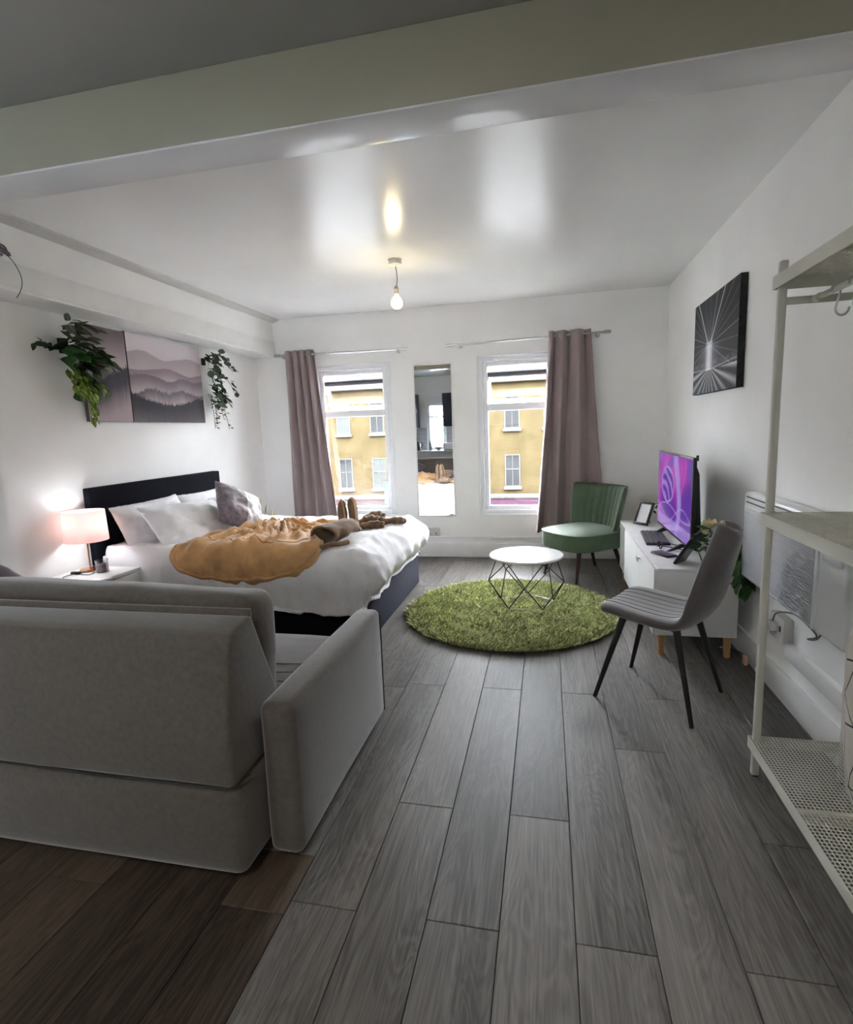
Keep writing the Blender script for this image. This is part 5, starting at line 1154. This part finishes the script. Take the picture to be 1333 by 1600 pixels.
def photo_frame(label, base, face, w_, h, strut, group):
    """frame leaning back, standing on its lower edge at base"""
    t = thing('photo_frame', label, 'photo frame', base, group=group)
    f_ = Vector(face).normalized(); side = Vector((0, 0, 1)).cross(f_).normalized(); up = f_.cross(side).normalized()
    M = Matrix((side, up, f_)).transposed().to_4x4(); M.translation = Vector(base) + Vector((0, 0, 0.004)) 
    bw = 0.018; b = B()
    box(b, -w_ / 2, w_ / 2, 0, bw, -0.012, 0.004, 0.002); box(b, -w_ / 2, w_ / 2, h - bw, h, -0.012, 0.004, 0.002)
    box(b, -w_ / 2, -w_ / 2 + bw, bw, h - bw, -0.012, 0.004, 0.002); box(b, w_ / 2 - bw, w_ / 2, bw, h - bw, -0.012, 0.004, 0.002); b.transform(M); fr = obj('frame', b, DARKP, t)
    b = B(); box(b, -w_ / 2 + bw, w_ / 2 - bw, bw, h - bw, -0.006, -0.002); b.transform(M); obj('picture', b, PAPER, t, smooth=False)
    b = B(); box(b, -w_ / 2 + 0.004, w_ / 2 - 0.004, 0.004, h - 0.004, -0.014, -0.010); b.transform(M); obj('back_board', b, DARKP, t)
    tp = M @ Vector((0, h * 0.72, -0.013)); ft = Vector(base) - Vector((f_.x, f_.y, 0)).normalized() * strut; ft.z = base[2] + 0.003
    b = B(); d = (ft - tp); tube(b, [tp, ft], 0.016, 4, sy=0.2); obj('strut', b, DARKP, t)
photo_frame('small black photo frame at the window end of the sideboard', (0.725, 4.53, SZ1), (-0.70, -0.62, 0.42), 0.135, 0.19, 0.12, 'photo frames on the sideboard')
photo_frame('black photo frame seen edge-on at the near end of the sideboard', (0.745, 3.315, SZ1), (-0.66, 0.50, 0.50), 0.13, 0.215, 0.14, 'photo frames on the sideboard')
# little plant behind the far frame
POTW = mat('white_pot', (0.6, 0.6, 0.58), 0.4)
t = thing('potted_plant', 'little green plant between the far photo frame and the television', 'plant', (0.93, 4.61, SZ1))
b = B(); lathe(b, [(0, 0), (0.03, 0), (0.038, 0.06), (0.034, 0.06), (0.03, 0.05), (0, 0.05)], (0.93, 4.61, SZ1), 18); obj('pot', b, POTW, t)
for k in range(5):
    a = 2.4 + 0.8 * k; e = (0.92 + 0.08 * math.cos(a), 4.61 + 0.06 * math.sin(a), SZ1 + 0.13 + 0.02 * k)
    strand(t, [(0.93, 4.61, SZ1 + 0.05), (0.93 + 0.03 * math.cos(a), 4.61 + 0.03 * math.sin(a), SZ1 + 0.14 + 0.02 * k), e, (e[0] - 0.02, e[1], e[2] - 0.05)], LMID if k % 2 else LDRK, 5, 0.042, 0.01, 0.4, face=(0, 0, 0))
# flowers spilling over the near right corner
t = thing('flower_arrangement', 'cream flowers and trailing green leaves behind the grey dining chair', 'flowers', (0.93, 3.27, SZ1))
b = B(); lathe(b, [(0, 0), (0.045, 0), (0.06, 0.09), (0.055, 0.09), (0.045, 0.07), (0, 0.07)], (0.93, 3.27, SZ1), 22); obj('pot', b, mat('dark_flower_pot', (0.05, 0.05, 0.045), 0.6), t)
for k in range(44):
    a = rng.uniform(0, 2 * PI); r = rng.uniform(0.02, 0.11); z = SZ1 + rng.uniform(0.08, 0.20)
    leaf(t, LMID if k % 3 else LDRK, (0.93 + r * math.cos(a) * 0.9, 3.27 + r * math.sin(a), z), (math.cos(a), math.sin(a), rng.uniform(-0.4, 0.8)), rng.uniform(0.05, 0.085))
for pts, n in (([(0.95, 3.24, 0.63), (1.03, 3.16, 0.64), (1.050, 3.12, 0.52), (1.050, 3.11, 0.40)], 20), ([(0.95, 3.24, 0.62), (1.01, 3.14, 0.64), (1.02, 3.10, 0.56), (1.025, 3.09, 0.47)], 16), ([(0.93, 3.25, 0.62), (0.98, 3.14, 0.66), (0.985, 3.10, 0.58), (0.985, 3.10, 0.52)], 12), ([(0.97, 3.26, 0.62), (1.04, 3.18, 0.70), (1.050, 3.13, 0.60), (1.05, 3.12, 0.48)], 16)):
    strand(t, pts, LMID if n != 16 else LDRK, int(n * 1.4), 0.078, 0.016, 0.5, face=(-0.3, 0, 0))
for k in range(26):
    a = k / 25; leaf(t, LDRK if k % 2 else LMID, (1.0 + rng.uniform(0, 0.045), 3.13 + rng.uniform(-0.04, 0.03), 0.74 - 0.30 * a), (rng.uniform(-0.6, 0.3), rng.uniform(-0.9, 0.1), rng.uniform(-0.8, 0.4)), rng.uniform(0.07, 0.10))
CRM, PEACH = mat('cream_petal', (0.72, 0.62, 0.40), 0.6), mat('peach_petal', (0.70, 0.44, 0.27), 0.6)
def petal_mesh(m):
    V = []; n = 5
    for i in range(n + 1):
        s = i / n; r = 0.40 * math.sin(PI * min(1, s * 0.85 + 0.08)); V += [(-r, s, 0.35 * s * s), (0, s, 0.35 * s * s - 0.12 * (1 - s)), (r, s, 0.35 * s * s)]
    F = [(i * 3 + k, i * 3 + k + 1, i * 3 + 4 + k, i * 3 + 3 + k) for i in range(n) for k in (0, 1)]
    me = bpy.data.meshes.new('petal'); me.from_pydata(V, [], F); me.materials.append(m); me.polygons.foreach_set('use_smooth', [True] * len(me.polygons)); return me
PT = petal_mesh(CRM), petal_mesh(PEACH)
for (fx, fy, fz), sz, c in (((0.875, 3.20, 0.742), 0.056, 0), ((0.945, 3.17, 0.755), 0.038, 0), ((0.86, 3.22, 0.700), 0.030, 0), ((0.975, 3.12, 0.585), 0.022, 1), ((0.97, 3.125, 0.555), 0.020, 1), ((1.0, 3.10, 0.70), 0.025, 0)):
    b = B(); tube(b, [(0.93, 3.27, 0.60), (fx, fy, fz - 0.01)], 0.002, 5); st = obj('stem', b, STEMM, t)
    for ring, (nn, el, ss) in enumerate(((8, 0.25, 1.0), (7, 0.75, 0.85), (5, 1.2, 0.6))):
        for k in range(nn):
            a = 2 * PI * k / nn + ring * 0.4; leaf(t, PT[c], (fx, fy, fz), (math.cos(a) * math.cos(el) - 0.35, math.sin(a) * math.cos(el) - 0.35, math.sin(el)), sz * ss, 0.0, st).name = 'petal'

# ================================================================== wall heater
HW = mat('heater_white', (0.74, 0.75, 0.76), 0.35); HG = mat('heater_grille', (0.50, 0.51, 0.53), 0.5)
t = thing('wall_heater', 'white electric panel heater mounted on the right wall behind the rack', 'heater', (1.04, 2.55, 0.5))
HX, HY0, HY1, HZ0, HZ1 = 1.000, 2.06, 3.092, 0.502, 0.955
b = B(); box(b, HX, 1.078, HY0, HY1, HZ0, HZ1, 0.022, 4); hb = obj('body', b, HW, t)
b = B(); box(b, HX - 0.004, HX + 0.01, 2.285, 3.068, HZ0 + 0.015, 0.872, 0.004); gr = obj('grille', b, HG, t)
for k in range(42):
    z = HZ0 + 0.024 + k * 0.00805
    b = B(); box(b, HX - 0.0068, HX - 0.0035, 2.292, 3.06, z, z + 0.0042); obj('slat', b, HG, gr, smooth=False)
b = B(); box(b, HX - 0.006, HX + 0.01, 2.262, 2.284, HZ0 + 0.012, 0.876, 0.003); obj('edge_strip', b, HW, t)
for z in (0.902, 0.928):
    b = B(); box(b, HX - 0.0012, HX + 0.004, 2.30, 3.05, z, z + 0.006); obj('vent_slot', b, DARKP, t)
b = B(); box(b, 1.078, XR, 2.15, 2.25, 0.6, 0.85); box(b, 1.078, XR, 2.85, 2.95, 0.6, 0.85); obj('wall_bracket', b, DARKP, t)
b = B(); box(b, HX - 0.010, HX + 0.01, 2.09, 2.22, 0.80, 0.93, 0.006); obj('control_panel', b, HW, t)
GC = bpy.data.materials['grey_cable']
b = B(); tube(b, spline([(1.04, 2.28, 0.503), (1.035, 2.32, 0.455), (1.04, 2.40, 0.425), (1.045, 2.34, 0.46), (1.05, 2.45, 0.475), (1.05, 2.56, 0.475), (1.045, 2.66, 0.45), (1.035, 2.71, 0.425), (1.03, 2.725, 0.386)]), 0.0035, 6); obj('cable', b, GC, t)
b = B()
for y, z in ((2.13, 1.40), (2.09, 1.37)): rod(b, (XR - 0.0015, y, z), (XR + 0.001, y, z), 0.006, n=8)
obj('screw_hole', b, mat('plug_hole', (0.25, 0.22, 0.19), 0.9), bpy.data.objects['wall_right'])
t = thing('power_plug', 'small plug and black cable on the floor beside the sideboard legs', 'plug', (1.05, 3.1, 0.0))
b = B(); tube(b, spline([(0.99, 3.32, 0.006), (1.02, 3.24, 0.03), (1.048, 3.17, 0.04), (1.050, 3.12, 0.035)]), 0.004, 6); obj('cable', b, DARKP, t)
b = B(); box(b, 1.040, 1.062, 3.085, 3.12, 0.0, 0.050, 0.006); obj('plug_body', b, mat('peach_plug', (0.65, 0.42, 0.30), 0.5), t)

# ================================================================== metal clothes rack
CREAM = mat('cream_metal', (0.58, 0.57, 0.50), 0.4)
t = thing('clothes_rack', 'cream metal open wardrobe rack with mesh shelves at the right edge', 'rack', (0.905, 1.69, 0))
RX0, RX1, RY0, RY1 = 0.735, 1.066, 1.285, 2.105
for x in (RX0 + 0.010, RX1 - 0.034):
    for y in (RY0 + 0.010, RY1 - 0.034):
        b = B(); box(b, x, x + 0.024, y, y + 0.024, 0.006, 1.83, 0.005, 3); p_ = obj('post', b, CREAM, t)
        b = B(); box(b, x + 0.002, x + 0.022, y + 0.002, y + 0.022, 0.0, 0.008, 0.002); obj('foot_pad', b, DARKP, p_)
def mesh_shelf(z):
    b = B(); hh = 0.042
    box(b, RX0, RX0 + 0.003, RY0, RY1, z, z + hh, 0.0008, 1); box(b, RX1 - 0.003, RX1, RY0, RY1, z, z + hh, 0.0008, 1)
    box(b, RX0 + 0.003, RX1 - 0.003, RY0, RY0 + 0.003, z, z + hh); box(b, RX0 + 0.003, RX1 - 0.003, RY1 - 0.003, RY1, z, z + hh)
    f = obj('shelf', b, CREAM, t)
    b = B(); zt = z + hh - 0.004; px_ = 0.0118; n = int((RX1 - RX0) / px_)
    for k in range(1, n): box(b, RX0 + k * px_ - 0.0014, RX0 + k * px_ + 0.0014, RY0 + 0.003, RY1 - 0.003, zt, zt + 0.0022)
    py_ = 0.0140; n = int((RY1 - RY0) / py_)
    for k in range(1, n): box(b, RX0 + 0.003, RX1 - 0.003, RY0 + k * py_ - 0.0015, RY0 + k * py_ + 0.0015, zt, zt + 0.0020)
    g_ = obj('mesh_panel', b, CREAM, f, smooth=False); tag(g_, kind='stuff')
    b = B(); box(b, RX0 + 0.003, RX1 - 0.003, (RY0 + RY1) / 2 - 0.01, (RY0 + RY1) / 2 + 0.01, z + 0.004, zt); obj('stiffener', b, CREAM, f, smooth=False)
for z in (0.106, 0.956, 1.744): mesh_shelf(z)
for y in (RY1 - 0.030, RY0 + 0.018):
    b = B(); box(b, RX0 + 0.03, RX1 - 0.03, y, y + 0.012, 1.690, 1.714, 0.004); obj('end_rail', b, CREAM, t)
RAILX = 0.852
b = B(); rod(b, (RAILX, RY0 + 0.024, 1.702), (RAILX, RY1 - 0.026, 1.702), 0.0095, n=16); hr = obj('hanging_rail', b, CREAM, t)
b = B(); rod(b, (RAILX, RY1 - 0.065, 1.702), (RAILX, RY1 - 0.020, 1.702), 0.0125, n=16); obj('rail_sleeve', b, CREAM, hr)
HOOKM = mat('pale_hook', (0.55, 0.55, 0.53), 0.3, 0.6)
for y, lab in ((1.945, 'pale S-hook on the rack rail, farther of two'), (1.845, 'pale S-hook on the rack rail, nearer of two')):
    t2 = thing('hook', lab, 'hook', (RAILX, y, 1.63), group='hooks on the rack rail')
    P = [(RAILX + 0.0125 * math.cos(q), y, 1.702 + 0.0125 * math.sin(q)) for q in [PI * (1.15 - 1.15 * i / 8) for i in range(9)]]
    P = [(RAILX - 0.0125, y, 1.694)] + P[1:] + [(RAILX + 0.011, y, 1.685), (RAILX + 0.004, y, 1.66)] + [(RAILX + 0.020 - 0.018 * math.cos(q), y, 1.645 - 0.020 * math.sin(q)) for q in [PI * 1.05 * i / 9 for i in range(10)]]
    b = B(); tube(b, spline(P, 3), 0.0032, 8); obj('wire', b, HOOKM, t2)
# laundry bag with a printed line pattern
def bag_mat():
    m = mat('beige_bag_cloth', (0.56, 0.50, 0.45), 0.85, bump=0.15, bscale=40); nt = m.node_tree; p = nt.nodes['Principled BSDF']; L = nt.links.new
    tcn = node(nt, 'ShaderNodeTexCoord'); acc = None
    for k, (d, f, ph) in enumerate((((0.0, 1.0, 0.55), 5.2, 0.10), ((0.3, -0.75, 0.9), 4.6, 0.35), ((0.2, 0.35, 1.2), 4.1, 0.62))):
        dp = node(nt, 'ShaderNodeVectorMath', operation='DOT_PRODUCT'); dp.inputs[1].default_value = [q * f for q in d]; L(tcn.outputs['Object'], dp.inputs[0])
        a1 = node(nt, 'ShaderNodeMath', operation='ADD'); a1.inputs[1].default_value = ph; L(dp.outputs['Value'], a1.inputs[0])
        fr = node(nt, 'ShaderNodeMath', operation='FRACT'); L(a1.outputs[0], fr.inputs[0])
        lt = node(nt, 'ShaderNodeMath', operation='LESS_THAN'); lt.inputs[1].default_value = 0.030; L(fr.outputs[0], lt.inputs[0])
        if acc is None: acc = lt.outputs[0]
        else:
            mm = node(nt, 'ShaderNodeMath', operation='MAXIMUM'); L(acc, mm.inputs[0]); L(lt.outputs[0], mm.inputs[1]); acc = mm.outputs[0]
    mx = node(nt, 'ShaderNodeMix', data_type='RGBA'); L(acc, mx.inputs[0])
    src = p.inputs['Base Color'].links[0].from_socket; L(src, mx.inputs[6]); mx.inputs[7].default_value = (0.02, 0.015, 0.015, 1); L(mx.outputs[2], p.inputs['Base Color']); return m
t = thing('laundry_bag', 'beige fabric bag with thin black geometric lines on the bottom rack shelf', 'bag', (0.96, 1.62, 0.146))
V = []; nu, nv = 48, 26
for i in range(nu):
    a = 2 * PI * i / nu; c, s = math.cos(a), math.sin(a)
    for j in range(nv):
        k = j / (nv - 1); z = 0.1475 + 0.655 * k
        r = (0.78 + 0.22 * min(1, k / 0.45) ** 0.7) * (max(0.0, 1 - max(0, (k - 0.70) / 0.30) ** 2.2) ** 0.5 if k > 0.7 else 1)
        x = 0.965 + 0.088 * r * math.copysign(abs(c) ** 0.75, c); y = 1.60 + 0.262 * r * math.copysign(abs(s) ** 0.6, s)
        V.append((x + 0.004 * fbm(a * 2, k * 6), y + 0.006 * fbm(a * 2 + 5, k * 7), z))
F = grid_faces(nu, nv, 0, True) + [tuple(i * nv for i in range(nu))[::-1], tuple(i * nv + nv - 1 for i in range(nu))]
obj_np('bag', V, F, bag_mat(), t)
b = B(); P = []
for j in range(nv):
    k = j / (nv - 1); q = Vector(V[16 * nv + j]); P.append(q + Vector((-0.002, 0.003, 0)))
tube(b, P[:-1], 0.0045, 6, rr=[0.0045 + 0.0012 * math.sin(i * 2.2) for i in range(len(P) - 1)]); obj('side_seam', b, mat('pale_binding', (0.66, 0.62, 0.58), 0.8), t)
# ------------------------------------------------------------------ loose wires on the ledge, top left
t = thing('wire_bundle', 'tangle of thin grey wires on the ledge in the top left corner', 'wires', (-2.80, 2.46, 2.306))
WM = mat('grey_wire', (0.10, 0.10, 0.105), 0.4, 0.3)
for k in range(9):
    P = [(-2.815 + rng.uniform(0, 0.02), 2.36 + 0.02 * k + rng.uniform(-0.02, 0.02), 2.312 + rng.uniform(0, 0.02)), (-2.80 + rng.uniform(0, 0.03), 2.42 + rng.uniform(-0.03, 0.03), 2.345 + rng.uniform(-0.02, 0.05)), (-2.80 + rng.uniform(0, 0.03), 2.49 + rng.uniform(-0.03, 0.03), 2.345 + rng.uniform(-0.02, 0.03)), (-2.803 + rng.uniform(0, 0.01), 2.54 + rng.uniform(-0.01, 0.01), 2.33)]
    b = B(); tube(b, spline(P, 6), 0.003 if k % 3 else 0.006, 6); obj('wire', b, WM, t)
b = B(); tube(b, spline([(-2.803, 2.53, 2.335), (-2.795, 2.56, 2.30), (-2.792, 2.585, 2.25), (-2.792, 2.59, 2.20), (-2.793, 2.57, 2.15), (-2.793, 2.545, 2.115)]), 0.0022, 6); obj('hanging_wire', b, WM, t)
